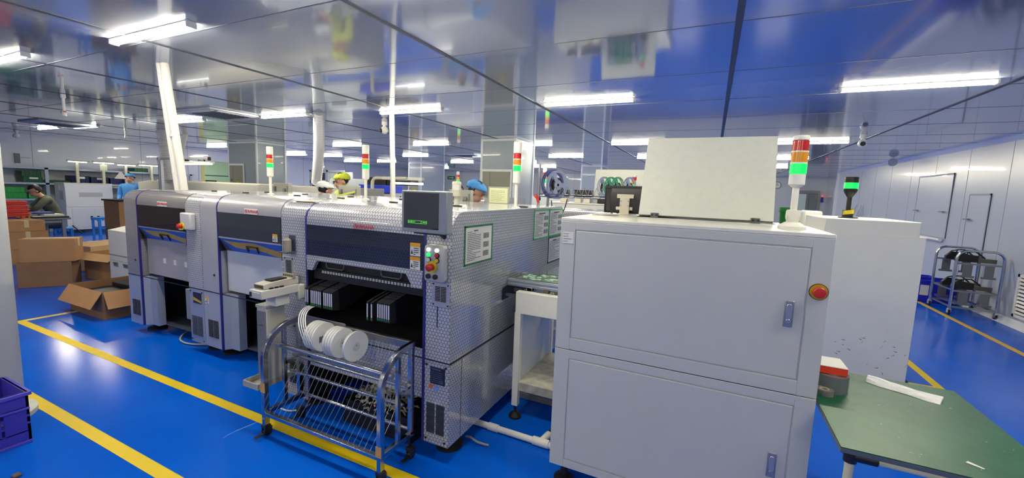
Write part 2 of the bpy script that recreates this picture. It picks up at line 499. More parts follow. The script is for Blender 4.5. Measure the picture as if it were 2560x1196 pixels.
# columns wrapped in the same sheets, with white corner profiles
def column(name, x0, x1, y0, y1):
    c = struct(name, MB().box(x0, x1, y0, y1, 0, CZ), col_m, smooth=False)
    mb = MB(); t = .025
    for x, y in ((x0, y0), (x1, y0), (x1, y1)):
        mb.box(x - t if x == x0 else x - t, x + t, y - .006 if y == y0 else y - t, y + t, 0, CZ)
    mb.box(x0, x1, y0 - .008, y0, CZ - .05, CZ - .006).box(x1, x1 + .008, y0, y1, CZ - .05, CZ - .006)
    o = obj('corner_trim', mb, trimw, parent=c, smooth=False); o['kind'] = 'structure'
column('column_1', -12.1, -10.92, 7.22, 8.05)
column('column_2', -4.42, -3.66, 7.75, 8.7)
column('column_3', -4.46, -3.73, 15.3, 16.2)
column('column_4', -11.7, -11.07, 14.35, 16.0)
# the round post beside the camera, with its flange on the floor
c5 = struct('column_5', MB().cyl((-4.085, .87, .03), (-4.085, .87, CZ), .17, 40), M('column_paint', (178, 182, 188), .35), smooth=True)
o = obj('flange', MB().cyl((-4.085, .87, 0), (-4.085, .87, .03), .225, 40), M('worn_white_paint', (206, 208, 204), .5, noise=.1, nscale=12), parent=c5); o['kind'] = 'structure'

# painted lines on the floor
def line(name, x0, x1, y0, y1, mat=yellow):
    return struct(name, MB().box(x0, x1, y0, y1, 0, .0015), mat, smooth=False)
line('floor_line_1', -6.62, -.2, 1.668, 1.738)
line('floor_line_2', -6.62, -6.55, 1.738, 2.3, M('pale_yellow_paint', (222, 205, 110), .5))
line('floor_line_3', -8, .9, 1.078, 1.148)
line('floor_line_4', 3.2, 3.27, 2.0, 17.5, M('amber_paint', (222, 176, 40), .5))
line('floor_line_5', 1.9, 1.97, 2.8, 7.0)
line('floor_line_6', 1.2, 1.9, 4.78, 4.83)
line('floor_line_7', -14.5, -6.0, 4.2, 4.27, M('pale_paint', (200, 200, 160), .5))
line('floor_line_8', -14.5, 3.2, 10.0, 10.07)

# ------------------------------------------------------------------ ceiling lamps
def lamp(x, y, label, group=None, ln=1.06):
    t = thing('ceiling_light', label, 'light', (x, y, CZ), 0, group)
    h = ln / 2
    obj('housing', MB().box(-h, h, -.03, .03, -.012, 0).box(-h, -h + .02, -.032, .032, -.043, -.008).box(h - .02, h, -.032, .032, -.043, -.008), white, t, local=True, bev=.004)
    obj('diffuser', MB().prism([(-.026, -.012), (-.029, -.022), (-.024, -.034), (-.012, -.040), (.012, -.040), (.024, -.034), (.029, -.022), (.026, -.012)], 'x', -h + .02, h - .02), lampglow, t, local=True)
    return t
l0 = lamp(-3.79, 1.74, 'tube lamp on the ceiling in front of the white pipes')
def L(x, y, label, group=None):
    dup(l0, (x, y, CZ), 0, label, group)
L(-6.08, 1.62, 'tube lamp on the ceiling over the cardboard boxes, cut by the photo edge')
L(-1.36, 1.76, 'tube lamp on the ceiling, only its end visible at the top of the photo')
L(1.5, 1.75, 'unseen tube lamp added on the ceiling over the green table')  # out of view, added for extra light
L(-1.38, 4.8, 'tube lamp on the ceiling beside the dark seam, just above the raised white lid')
L(1.5, 4.9, 'brightest long tube lamp on the ceiling towards the panel wall with doors')
L(-3.84, 4.73, 'tube lamp on the ceiling crossed by the thin white pole')
L(-6.14, 4.53, 'tube lamp on the ceiling touching the flexible silver duct')
L(-8.68, 4.48, 'tube lamp on the ceiling just beside the pair of white pipes')
L(-12.33, 4.41, 'tube lamp on the ceiling above the white box machine with two doors')
L(-13.77, 4.28, 'tube lamp on the ceiling over the seated man in green')
L(-1.45, 8.8, 'tube lamp on the ceiling disappearing behind the raised white lid')
L(1.48, 8.97, 'tube lamp on the ceiling behind the large three-colour signal tower')
L(-14.03, 8.05, 'tube lamp on the ceiling touching the wide panelled column')
L(-8.81, 8.31, 'tube lamp on the ceiling between the silver duct and the thin pole')
L(-6.18, 8.39, 'tube lamp on the ceiling between the thin pole and the near column')
L(-3.75, 8.75, 'tube lamp on the ceiling half hidden by the near panelled column')
FAR = 'distant ceiling lamps'
FL = 'small distant tube lamp on the far part of the ceiling'
for x, y in ((-13.98, 10.77), (-12.7, 11.27), (-8.93, 11.29), (-6.3, 11.4), (-3.9, 11.7), (-1.45, 12.06), (1.48, 12.3), (-8.9, 14.1), (-12.54, 13.95),
             (-14.33, 13.83), (-6.33, 14.2), (-1.45, 15.2), (1.48, 15.4), (-6.33, 16.3), (-12.6, 17.9), (-8.9, 17.5), (-1.45, 18.2), (1.48, 18.4)):
    L(x, y, FL, FAR)
REAR = 'added fill lamps behind the viewer'
for x in (-6.1, -3.8, -1.4, 1.5):  # unseen row, added to light the fronts of the machines
    L(x, -2.4, 'unseen fill lamp added on the ceiling behind the viewer', REAR)
L(-17.9 - .3, 10.0, 'tube lamp inside the mint green room beyond the opening')

# lamp on/off leads and ceiling fittings
def cctv(x, y, z, a, label):
    t = thing('security_camera', label, 'camera', (x, y, z), a)
    obj('mount', MB().cyl((0, 0, 0), (0, 0, -.05), .045, 16).cyl((0, 0, -.05), (0, 0, -.08), .025, 12), white, t, local=True)
    obj('housing', MB().ball((0, 0, -.13), .06, (1, 1, 1.1), 16, 12), white, t, local=True)
    obj('lens_face', MB().cyl((0, -.045, -.14), (0, -.068, -.145), .035, 16), dark, t, local=True)
cctv(2.0, 8.2, CZ, R_(-10), 'white dome camera hanging from the ceiling near the end of a lamp')
cctv(-5.0, 5.5, CZ, R_(-35), 'white camera hanging from the ceiling beside the thin white pole')
cctv(-15.9, 4.35, CZ, R_(-75), 'white camera hanging from the ceiling above the shelves of crates')
t = thing('ceiling_speaker', 'round translucent disc fitting hanging where ceiling meets the door wall', 'fitting', (3.55, 12.2, CZ))
obj('disc', MB().cyl((0, -.02, -.10), (0, .02, -.10), .085, 24), M('smoked_plastic', (150, 162, 184), .3), t, local=True)
obj('hanger', MB().cyl((0, 0, -.03), (0, 0, 0), .02, 10), white, t, local=True)

def cassette(x, y, label):
    t = thing('air_conditioner', label, 'air conditioner', (x, y, CZ))
    obj('panel', MB().box(-.5, .5, -.45, .45, -.03, 0), M('cassette_plastic', (176, 182, 192), .4), t, local=True, bev=.01)
    g = MB()
    for i in range(9): g.box(-.3, .3, -.26 + i * .06, -.235 + i * .06, -.038, -.03)
    obj('intake_grille', g, slate, t, local=True)
    v = MB().box(-.42, .42, -.39, -.34, -.036, -.03).box(-.42, .42, .34, .39, -.036, -.03).box(-.44, -.39, -.3, .3, -.036, -.03).box(.39, .44, -.3, .3, -.036, -.03)
    obj('outlet_flap', v, M('flap_plastic', (200, 206, 214), .4), t, local=True)
cassette(-7.2, 4.2, 'square ceiling air conditioner between the white pipes and the silver duct')
cassette(-12.45, 4.02, 'square ceiling air conditioner above the seated man in green')
cassette(-6.9, 11.2, 'square ceiling air conditioner far off beside the near column')

def sampler(x, y, ln, label, valve):
    t = thing('air_sampling_pipe', label, 'pipe', (x, y, CZ))
    obj('pipe', MB().lathe([(.0, -ln), (.024, -ln), (.024, -ln + .05), (.016, -ln + .06), (.016, -.06), (.026, -.05), (.026, 0)], n=14), pvc, t, local=True)
    if valve: obj('valve_lever', MB().box(-.07, .03, -.012, .012, -ln + .045, -ln + .062), redp, t, local=True)
sampler(-7.86, 2.6, .285, 'short white ceiling pipe with a red valve lever', True)
sampler(-11.7, 4.82, .21, 'short plain white ceiling pipe without a lever', False)

# ------------------------------------------------------------------ three placement machines in the line
ZT = 1.455

def tower(parent, x, y, z0, pole, r, hs, lit='green', cap=True, foot=None, base_h=.06, mats=None):
    """three-lens signal tower as a part of the machine that carries it"""
    b = MB()
    if foot == 'hinge':
        b.lathe([(.055, 0), (.055, .012), (.03, .03), (.0, .03)], (x, y, z0), 20)
        b.box(x - .022, x + .022, y - .02, y + .02, z0 + .02, z0 + .085).cyl((x - .026, y, z0 + .062), (x + .026, y, z0 + .062), .022, 16)
        b.cyl((x, y - .026, z0 + .062), (x, y + .026, z0 + .062), .02, 14)
    else:
        b.lathe([(.035, 0), (.035, .006), (.018, .012), (.0, .012)], (x, y, z0), 18)
    b.cyl((x, y, z0 + .01), (x, y, z0 + pole), r * .42, 14)
    z = z0 + pole
    b.lathe([(0, -.012), (r * .6, -.012), (r * .98, .0), (r * .98, base_h), (0, base_h)], (x, y, z), 24)
    z += base_h
    b.cyl((x, y, z - .003), (x, y, z + hs * 3), r * .5, 12)
    o = obj('signal_tower', b, white, parent, local=True)
    for i, (nm, m) in enumerate((('green_lens', lens_green_on), ('amber_lens', lens_amber), ('red_lens', lens_red))):
        k = MB().cyl((x, y, z + hs * i + .003), (x, y, z + hs * (i + 1) - .003), r, 24)
        if r > .03:
            for q in range(1, 6): k.cyl((x, y, z + hs * i + hs * q / 6 - .001), (x, y, z + hs * i + hs * q / 6 + .001), r * 1.012, 24)
        obj(nm, k, m, o, local=True)
        if i: obj('spacer_ring', MB().cyl((x, y, z + hs * i - .003), (x, y, z + hs * i + .003), r * 1.02, 24), white, o, local=True)
    obj('end_cap', MB().lathe([(r * .98, 0), (r * 1.0, cap), (r * .9, cap + .006), (0, cap + .006)], (x, y, z + hs * 3), 24), white, o, local=True)
    return o

def prof(zb, yo=0., r=.115, D=1.83, zt=ZT):
    return [(yo, zb)] + arc((yo + r, zt - r - (0 if yo == 0 else yo)), r, 180, 90, 8) + [(D, zt), (D, zb)]

def slots(x0, x1, z0, z1, n, y, cols=2, d=.004):
    mb = MB(); w = (x1 - x0) / cols
    for c in range(cols):
        for i in range(n):
            z = z0 + (z1 - z0) * (i + .5) / n; h = (z1 - z0) / n * .28
            mb.box(x0 + w * c + w * .08, x0 + w * (c + 1) - w * .08, y - d, y + .001, z - h, z + h)
    return mb

def estop(parent, x, y, z, s=1., guard=True):
    o = obj('emergency_stop', MB().lathe([(0, 0), (.019 * s, 0), (.019 * s, -.006), (.014 * s, -.008), (.014 * s, -.022), (.021 * s, -.026), (.022 * s, -.036), (.016 * s, -.041), (0, -.042)], (0, 0, 0), 20, 'y').xf(Matrix.Translation((x, y, z))), redp, parent, local=True)
    obj('yellow_collar', MB().cyl((x, y - .001, z), (x, y - .006, z), .034 * s, 20), yplas, o, local=True)
    return o

def warn(parent, x, z, y, w=.05, h=.055, name='warning_label'):
    o = obj(name, MB().box(x, x + w, y - .0015, y, z, z + h), paper, parent, local=True, smooth=False)
    obj('orange_header', MB().box(x, x + w, y - .0022, y - .001, z + h * .72, z + h), orange_ink, o, local=True, smooth=False)
    k = scrawl((x + w * .35, y - .002, z + .004), (1, 0, 0), (0, 0, 1), w * .6, h * .62, 4, .0006, seed=int(x * 100) + 7)
    k.prism([(x + w * .06, z + h * .15), (x + w * .3, z + h * .15), (x + w * .18, z + h * .5)], 'y', y - .0024, y - .001)
    obj('print', k, ink, o, local=True, smooth=False)

def badge(parent, x, z, y, w, m_back, m_txt, back=True):
    """maker's badge: a ringed emblem of three forks followed by the maker's name"""
    if back:
        p = obj('brand_badge', MB().box(x - w * .62, x + w * .62, y - .003, y, z - w * .17, z + w * .17), m_back, parent, local=True, bev=.001)
    else:
        p = obj('brand_badge', MB().box(x - w * .6, x + w * .6, y - .001, y, z - w * .11, z + w * .11), m_back, parent, local=True)
    k = text_mb('YAMAHA', w * .27, .001)
    k.xf(Matrix.Translation((x + w * .14, y - .004, z)))
    cx = x - w * .46; r = w * .11
    for i in range(20):
        a, b_ = 2 * math.pi * i / 20, 2 * math.pi * (i + 1) / 20
        q = [(cx + math.cos(a) * r, z + math.sin(a) * r), (cx + math.cos(b_) * r, z + math.sin(b_) * r), (cx + math.cos(b_) * r * .82, z + math.sin(b_) * r * .82), (cx + math.cos(a) * r * .82, z + math.sin(a) * r * .82)]
        k.prism(q, 'y', y - .005, y - .003)
    for a in (90, 210, 330):
        c_, s_ = math.cos(R_(a)), math.sin(R_(a)); t = r * .09
        k.prism([(cx - s_ * t, z + c_ * t), (cx + s_ * t, z - c_ * t), (cx + c_ * r * .8 + s_ * t, z + s_ * r * .8 - c_ * t), (cx + c_ * r * .8 - s_ * t, z + s_ * r * .8 + c_ * t)], 'y', y - .005, y - .003)
    obj('emblem_and_name', k, m_txt, p, local=True, smooth=False)

def rear_monitor(t, x, y, w=.32):
    D_ = 1.83
    z = ZT - .08
    b = MB().box(x, x + w, y, y + .06, z, z + .2).box(x + w * .3, x + w * .7, y - .02, y, z + .02, z + .12)
    o = obj('rear_monitor', b, M('monitor_beige', (176, 176, 166), .45), t, local=True, bev=.004)
    obj('support_arm', MB().box(x + w * .4, .35, y + .06, y + .085, z + .03, z + .06).box(.30, .35, D_ - .01, y + .085, z + .03, z + .06), slate, o, local=True)
    k = MB().box(x + w * .1, x + w * .22, y - .03, y, z + .09, z + .15).box(x + w * .22, x + w * .7, y - .012, y - .004, z + .105, z + .112)
    k.lathe([(.0, 0), (.024, 0), (.024, .02), (0, .02)], (x + w * .78, y - .024, z + .105), 14, 'y')
    k.box(x + w * .9, x + w * .96, y - .006, y, z + .05, z + .16)
    obj('arm_joint', k, M('grey_casting', (140, 140, 136), .5), o, local=True)

def machine(label, X0, Y0, W, wl, wr, mL, mR, mH, mLegL, mLegR, mSide, open_bay, pane, tower_x):
    t = thing('placement_machine', label, 'machine', (X0, Y0, 0))
    D = 1.83
    a, b_ = wl, W - wr                                    # hood from a to b_
    obj('front_pillar', MB().prism(prof(.607), 'x', 0, wl), mL, t, local=True)
    obj('front_pillar', MB().prism(prof(.607), 'x', b_, W), mR, t, local=True)
    # hood
    hd = MB().prism(prof(1.315, -.004), 'x', a + .004, b_ - .004)
    if open_bay:
        hd.box(a + .008, b_ - .008, -.012, .012, 1.086, 1.116)
        for q in ([(a + .012, 1.086), (a + .104, 1.086), (a + .062, 1.02), (a + .012, 1.02)], [(b_ - .012, 1.086), (b_ - .125, 1.086), (b_ - .078, 1.014), (b_ - .012, 1.014)]):
            hd.prism(q, 'y', -.012, .012)
    else:
        hd.box(a + .008, b_ - .008, -.004, .012, 1.098, 1.11)
    h = obj('hood', hd, mH, t, local=True)
    obj('window_pane', MB().box(a + .008, b_ - .008, -.005, -.001, 1.11, 1.317), pane, h, local=True, smooth=False)
    badge(h, (a + b_) / 2 + (.05 if not open_bay else .02), 1.342 if not open_bay else 1.333, -.005, .13, white if not open_bay else mH, M('badge_red', (196, 44, 60), .4), back=not open_bay)
    if open_bay:
        warn(h, b_ - .1, 1.195, -.006, .07, .075); warn(h, b_ - .1, 1.118, -.006, .07, .072)
        for hx in (a + .155, b_ - .34):
            k = MB()
            k.tube([(hx, .034, 1.083), (hx, .02, 1.075), (hx + .004, .018, 1.05), (hx + .018, .018, 1.041), (hx + .14, .018, 1.041), (hx + .154, .018, 1.05), (hx + .158, .02, 1.075), (hx + .158, .034, 1.083)], .0042, 8)
            obj('pull_handle', k, M('dark_grey_handle', (84, 86, 92), .4), h, local=True)
    else:
        warn(h, b_ - .1, 1.122, -.006, .055, .06)
    # interior behind the pane
    ins = MB().box(a, b_, .5, .52, .98, 1.33).box(a, a + .01, 0, .5, .98, 1.33).box(b_ - .01, b_, 0, .5, .98, 1.33).box(a, b_, .05, .5, 1.0, 1.01)
    i_ = obj('interior', ins, dark_in if open_bay else (brown_in if 'westernmost' in label else dark), t, local=True, smooth=False)
    if open_bay:
        obj('head_unit', MB().box(a + .20, a + .58, .10, .14, 1.125, 1.225), M('head_grey', (128, 132, 140), .4), i_, local=True, bev=.004)
        k = MB()
        for q in range(6): k.cyl((a + .235 + q * .06, .10, 1.178), (a + .235 + q * .06, .094, 1.178), .023, 18)
        obj('nozzle_port', k, dark, i_, local=True)
        obj('conveyor_cover', MB().box(a + .60, b_ - .06, .02, .06, 1.13, 1.26), M('cover_grey', (150, 152, 156), .4), i_, local=True, bev=.004)
        obj('yellow_mark', text_mb('CAUTION', .022).xf(Matrix.Translation((a + .70, .018, 1.235))), yplas, i_, local=True, smooth=False)
    # navy edge strips
    for x in ((a, b_) if open_bay else (a,)):
        mb = MB()
        o_, n_ = prof(.6, -.006)[:10], prof(.6, .01, .1)[:10]
        mb.prism(o_[:10] + n_[::-1], 'x', x - .006, x + .008)
        obj('edge_strip', mb, navy, t, local=True)
        obj('lower_edge_strip', MB().box(x - .006, x + .008, -.006, .01, .1, .6), navy, t, local=True)
    # lower front
    if open_bay:
        bay = MB().box(a, b_, .7, .72, .1, 1.02).box(a, a + .012, .0, .7, .1, 1.02).box(b_ - .012, b_, .0, .7, .1, 1.02).box(a, b_, .02, .7, 1.02, 1.03)
        bay.prism([(.03, .68), (.35, .755), (.35, .735), (.04, .44), (.03, .44)], 'x', a + .012, b_ - .012)
        bay.box(a + .02, b_ - .02, .035, .05, .955, 1.086).box(a, b_, .36, .70, .90, 1.02)
        by_ = obj('feeder_bay', bay, dark_in, t, local=True, smooth=False)
        obj('filmed_panel', MB().box(a + .012, b_ - .012, .002, .012, .36, .655), hexs, by_, local=True, smooth=False)
        k = MB()
        for i in range(34):
            x = a + .10 + i * .0243; k.box(x, x + .0145, .032, .036, .999, 1.014)
        obj('slot_number', k, paper, by_, local=True, smooth=False)
        k = MB()
        for i in range(34):
            x = a + .10 + i * .0243; k.box(x + .004, x + .011, .0312, .0325, 1.003, 1.010)
        obj('slot_digit', k, M('light_ink', (150, 150, 160), .6), by_, local=True, smooth=False)
        for q, z in ((.5, .73), (.85, .735)): obj('bay_label', MB().box(a + q, a + q + .03, .026, .03, z - .15, z - .135), paper, by_, local=True, smooth=False)
        rail = MB()
        for i in range(40):
            x = a + .06 + i * .0215; rail.box(x, x + .006, .2, .35, .972, .977)
        obj('feeder_rail', rail, M('rail_dark', (44, 46, 54), .4, metal=.5), by_, local=True, smooth=False)
    else:
        P = lambda x, s, off=0.: (x, -.004 + s * .06 - off, 1.10 - s * .118)
        bd = MB().prism([(-.004, 1.10), (.056, .982), (.075, .982), (.016, 1.10)], 'x', a + .006, b_)
        band = obj('cover_band', bd, M('band_blue', (44, 92, 190), .35), t, local=True, smooth=False)
        L_ = b_ - a
        lo = lambda s: P(a + .05 + s * (L_ - .055), min(.97, .20 + .45 * s + .09 * math.sin(s * 9 - .4) + min(.28, s * 1.6)), .0005)
        hi = lambda s: P(a + .05 + s * (L_ - .055), .20 + .40 * s + .09 * math.sin(s * 9 - .2) - min(.16, s * .8), .0005)
        obj('gold_wave', MB().strip(lo, hi, 40, (0, -.0012, -.0006)), gold, band, local=True, smooth=False)
        obj('dark_corner', MB().add([P(a + .006, .0, .001), P(a + .006, 1, .001), P(a + .10, 1, .001), P(a + .006, .0, 0), P(a + .006, 1, 0), P(a + .10, 1, 0)], [(0, 1, 2), (5, 4, 3), (0, 3, 4, 1), (1, 4, 5, 2), (2, 5, 3, 0)]), slate, band, local=True, smooth=False)
        xh = a + L_ * .5
        obj('handle', MB().sqtube([P(xh - .08, .85, .0), P(xh - .03, .4, .02), P(xh + .1, .4, .02), P(xh + .05, .85, .0)], .012, .012, up=(0, -1, .3)), dark, band, local=True)
        pn = obj('lower_panel', MB().box(a + .02, b_, .055, .075, .628, .984), hexpanel if mH is hexfine else panel_blue, t, local=True, bev=.002)
        if mH is hexfine:
            k = MB()
            for x in (.30, .48, .66): k.box(a + x, a + x + .045, .0535, .0555, .76, .81)
            obj('worn_sticker', k, M('faded_sticker', (196, 194, 204), .5), pn, local=True, smooth=False)
        obj('feeder_bay', MB().box(a, b_, .9, .92, .1, .62).box(a, b_, .1, .9, .604, .622).box(a, a + .02, .3, .9, .1, .62).box(b_ - .02, b_, .3, .9, .1, .62), dark_in, t, local=True, smooth=False)
    # legs
    lw = .15 if not open_bay else 0
    lp = [(0, 0), (wl, 0)] + ([(wl + .04, .055), (wl + lw, .055), (wl + lw, .12)] if lw else [(wl, .7)]) + [(0, .12 if lw else .7)]
    lg = obj('leg_cover', MB().prism(lp, 'z', .1, .602), mLegL, t, local=True)
    gx0 = wl * .2
    obj('vent_grille', slots(gx0, wl * .82, .19, .35, 14, -.001), dark, lg, local=True, smooth=False)
    rg = obj('leg_cover', MB().box(b_ + .004, W, 0, D, .1, .602), mLegR, t, local=True)
    obj('vent_grille', slots(b_ + wr * .12, W - wr * .12, .165, .35, 24 if open_bay else 14, -.001), M('grille_dark', (60, 66, 80), .5), rg, local=True, smooth=False)
    scr = MB()
    for x in (b_ + .022, W - .022):
        for z in (.125, .575): scr.cyl((x, 0, z), (x, -.004, z), .007, 10)
    obj('screw', scr, dark, rg, local=True)
    pl = obj('name_plate', MB().box(b_ + wr * .28, W - wr * .15, -.003, 0, .468, .568), M('plate_navy', (24, 30, 58), .4), rg, local=True)
    if not open_bay:
        obj('gold_wave', MB().strip(lambda s: (b_ + wr * .28 + s * wr * .57, -.0035, .495 - .02 * s), lambda s: (b_ + wr * .28 + s * wr * .57, -.0035, .525 - .03 * s), 8, (0, -.0006, 0)), gold, rg, local=True, smooth=False)
    else:
        k = scrawl((b_ + wr * .33, -.0032, .475), (1, 0, 0), (0, 0, 1), wr * .5, .07, 6, .0006, 5, th=.25)
        k.add(*(lambda m: (m.v, m.f))(text_mb('YAMAHA', .015).xf(Matrix.Translation((b_ + wr * .52, -.0045, .556)))))
        k.add(*(lambda m: (m.v, m.f))(text_mb('CE', .022).xf(Matrix.Translation((W - wr * .28, -.0045, .485)))))
        obj('plate_print', k, M('plate_print', (96, 106, 140), .5), rg, local=True, smooth=False)
        k = MB().cyl((b_ + wr * .3, -.002, .448), (b_ + wr * .3, 0, .448), .014, 16)
        obj('red_sticker', k, M('sticker_orange', (214, 96, 60), .5), rg, local=True)
        obj('blue_sticker', MB().cyl((b_ + wr * .52, -.002, .442), (b_ + wr * .52, 0, .442), .018, 16), M('sticker_pale_blue', (120, 150, 216), .5), rg, local=True)
    if not open_bay: obj('side_and_shade_plate', MB().box(.002, .02, .12, D, .1, .6).box(.02, W - .02, .12, D, .1, .108), slate, t, local=True, smooth=False)  # dark floor plate stands in for the shade under the bay
    # body behind, top plate, side joints, feet
    obj('rear_body', MB().box(.02, b_ + .01, .95, D, .1, 1.0).box(a - .01, b_ + .01, 1.2, D, 1.0, ZT - .02), silver_mid, t, local=True)
    top = obj('top_plate', MB().box(.004, W - .004, .115, D - .01, ZT - .004, ZT + .003), M('top_white', (226, 230, 232), .16, coat=.5), t, local=True, bev=.002)
    k = MB()
    for x, y in ((W * .28, .62), (W * .7, .62), (W * .42, 1.1), (W * .92, 1.1)): k.box(x, x + .07, y, y + .025, ZT + .003, ZT + .013)
    obj('latch', k, dark, top, local=True, bev=.003)
    sd = MB().box(W, W + .0015, .004, D, .594, .606).box(W, W + .0015, .128, .133, .1, .6).box(0, W, -.0015, 0, .600, .608)
    obj('panel_joint', sd, dark, t, local=True, smooth=False)
    if mSide is not None:
        obj('side_panel', MB().prism([(.0, .607)] + arc((.115, ZT - .115), .115, 180, 90, 8) + [(D, ZT), (D, .607)], 'x', W - .001, W + .0008).box(W - .001, W + .0008, .0, D, .1, .6), mSide, t, local=True)
    for x in (.12, W - .1):
        for y in (.17, D - .2): obj('levelling_foot', MB().lathe([(0, 0), (.085, 0), (.085, .018), (.03, .035), (.025, .1), (0, .1)], (x, y, 0), 20), rubber, t, local=True)
    tower(t, tower_x, 1.0 if open_bay else .76, ZT, .19, .031, .045, cap=.075, base_h=.085)
    rear_monitor(t, -.085 if open_bay else -.42, 2.13 if open_bay else 1.89, .29 if open_bay else .33)
    return t

m1 = machine('westernmost placement machine, wrapped in worn honeycomb film, with brown tinted window', -5.32, 2.14, 1.294, .25, .22, hexfine, hexs, hexfine, hexleg, hexleg, None, False, pane_brown, 1.15)
m1['label'] = 'far machine of the three, wrapped in worn honeycomb film with a brown tinted window'
m2 = machine('plain silver machine of the three with a blue and gold band under its window', -4.02, 2.14, 1.37, .25, .31, silver, silver, silver, silver_mid, silver_mid, None, False, pane_dark, 1.165)
m3 = machine('honeycomb film machine of the three with open black feeder bay and front monitor', -2.63, 1.90, 1.376, .245, .175, hexs, hexs, hexs, hexs, hexs, hexside, True, pane_film, 1.285)

# extras on the far machine: stop switch box
k = obj('switch_box', MB().box(.23 + .845, .23 + 1.005, -.05, -.002, 1.135, 1.285), M('box_grey', (200, 202, 206), .4), m1, local=True, bev=.012)
estop(m1, 1.115, -.05, 1.165, 1.)
for mm, xs in ((m1, .16), (m2, .17)):
    obj('round_lock', MB().cyl((xs, 0, .76), (xs, -.004, .76), .011, 14), dark, mm, local=True)
obj('white_unit', MB().box(.93, 1.07, .04, .3, .27, .56), M('unit_white', (130, 136, 148), .5), m1, local=True, bev=.004)
warn(m2, .02, .49, -.001, .055, .06)

# extras on the front machine
def ventplate(x0, x1, z0, z1, parent):
    o = obj('vent_plate', MB().box(x0, x1, -.004, 0, z0, z1), silver, parent, local=True, bev=.001)
    obj('vent_slot', slots(x0 + .02, x1 - .02, z0 + .03, z1 - .022, 10, -.004), dark, o, local=True, smooth=False)
    k = MB()
    for x in (x0 + .01, x1 - .01):
        for z in (z0 + .012, z1 - .012): k.cyl((x, -.004, z), (x, -.007, z), .005, 8)
    obj('screw', k, dark, o, local=True)
ventplate(1.254, 1.371, .925, 1.064, m3)
ventplate(.022, .118, .942, 1.084, m3)
obj('slit', MB().box(1.287, 1.293, -.0015, 0, .80, .925), dark, m3, local=True, smooth=False)
bx_ = obj('control_box', MB().box(1.232, 1.358, -.055, -.001, 1.072, 1.274), M('control_grey', (178, 180, 180), .4), m3, local=True, bev=.015)
def button(name, x, z, m, r=.011, d=.012):
    obj(name, MB().cyl((x, -.055, z), (x, -.055 - d, z), r, 16), m, bx_, local=True, bev=.002)
button('lit_button', 1.268, 1.251, button_lit); button('lit_button', 1.322, 1.25, button_lit)
button('green_button', 1.268, 1.222, button_green); button('red_button', 1.322, 1.222, redp)
button('white_button', 1.268, 1.195, M('white_cap', (226, 230, 234), .3)); button('yellow_button', 1.322, 1.194, M('amber_cap', (230, 180, 40), .3))
ring = MB()
for x, z in ((1.322, 1.222), (1.268, 1.195), (1.322, 1.194)): ring.cyl((x, -.055, z), (x, -.060, z), .0145, 16)
obj('button_ring', ring, dark, bx_, local=True)
estop(m3, 1.292, -.057, 1.158, .95)
button('key_switch', 1.268, 1.105, dark, .014, .014); button('key_switch', 1.314, 1.105, dark, .014, .014)
# front monitor on its arm
mo = obj('front_monitor', MB().box(1.17, 1.452, -.165, -.11, 1.352, 1.566).box(1.23, 1.36, -.11, -.05, 1.40, 1.5), M('monitor_grey', (158, 164, 166), .4), m3, local=True, bev=.005)
obj('screen', MB().box(1.186, 1.404, -.1665, -.164, 1.372, 1.556), screen_black, mo, local=True, smooth=False)
k = MB()
x0, x1, z0, z1 = 1.215, 1.333, 1.398, 1.413
for q in ((x0, x1, z0, z0 + .0015), (x0, x1, z1 - .0015, z1), (x0, x0 + .0015, z0, z1), (x1 - .0015, x1, z0, z1), (x0 + .02, x0 + .0215, z0, z1), (x1 - .035, x1 - .0335, z0, z1), (x0 + .004, x0 + .016, z0 + .006, z0 + .009), (x0 + .024, x0 + .045, z0 + .006, z0 + .009), (x1 - .025, x1 - .005, z0 + .006, z0 + .009)):
    k.box(q[0], q[1], -.168, -.1664, q[2], q[3])
obj('screen_bar', k, lcd_green, mo, local=True, smooth=False)
k = MB().tube([(1.31, -.08, 1.42), (1.31, -.04, 1.36), (1.33, .02, 1.31)], .017, 10).box(1.24, 1.40, -.15, -.1, 1.343, 1.352).box(1.375, 1.4, -.168, -.166, 1.372, 1.380)
obj('monitor_arm', k, dark, mo, local=True)
# clear beacon behind the monitor
bc = obj('beacon_post', MB().cyl((.92, .74, ZT), (.92, .74, 1.53), .018, 14).cyl((.92, .74, 1.53), (.92, .74, 1.575), .035, 20), M('beacon_beige', (186, 184, 170), .4), m3, local=True)
obj('beacon_cap', MB().lathe([(.036, 0), (.03, .016), (0, .02)], (.92, .74, 1.62), 20), M('beacon_beige', (186, 184, 170), .4), bc, local=True)
obj('clear_lens', MB().cyl((.92, .74, 1.575), (.92, .74, 1.62), .034, 20), M('clear_lens', (210, 212, 208), .15, coat=.4), bc, local=True)
# soap-like bottle bracket on the pillar
wb = obj('bottle_bracket', MB().box(.075, .14, -.004, 0, 1.12, 1.235).box(.07, .145, -.075, -.004, 1.118, 1.128), slate, m3, local=True, bev=.002)
obj('bottle', MB().lathe([(.0, 0), (.026, .0), (.028, .012), (.026, .075), (.014, .088), (0, .088)], (.106, -.04, 1.128), 16), M('smoky_bottle', (150, 144, 132), .25), wb, local=True)
# conveyor mouth on the side
mo2 = obj('conveyor_mouth', MB().prism([(.63, .835), (.63, .915), (.70, .925), (1.22, .905), (1.27, .89), (1.27, .835)], 'x', 1.3755, 1.386), dark, m3, local=True, bev=.003)
obj('guide_rail', MB().box(1.38, 1.45, .66, .69, .86, .875).box(1.38, 1.44, .80, .83, .86, .88), steel_dull, mo2, local=True)

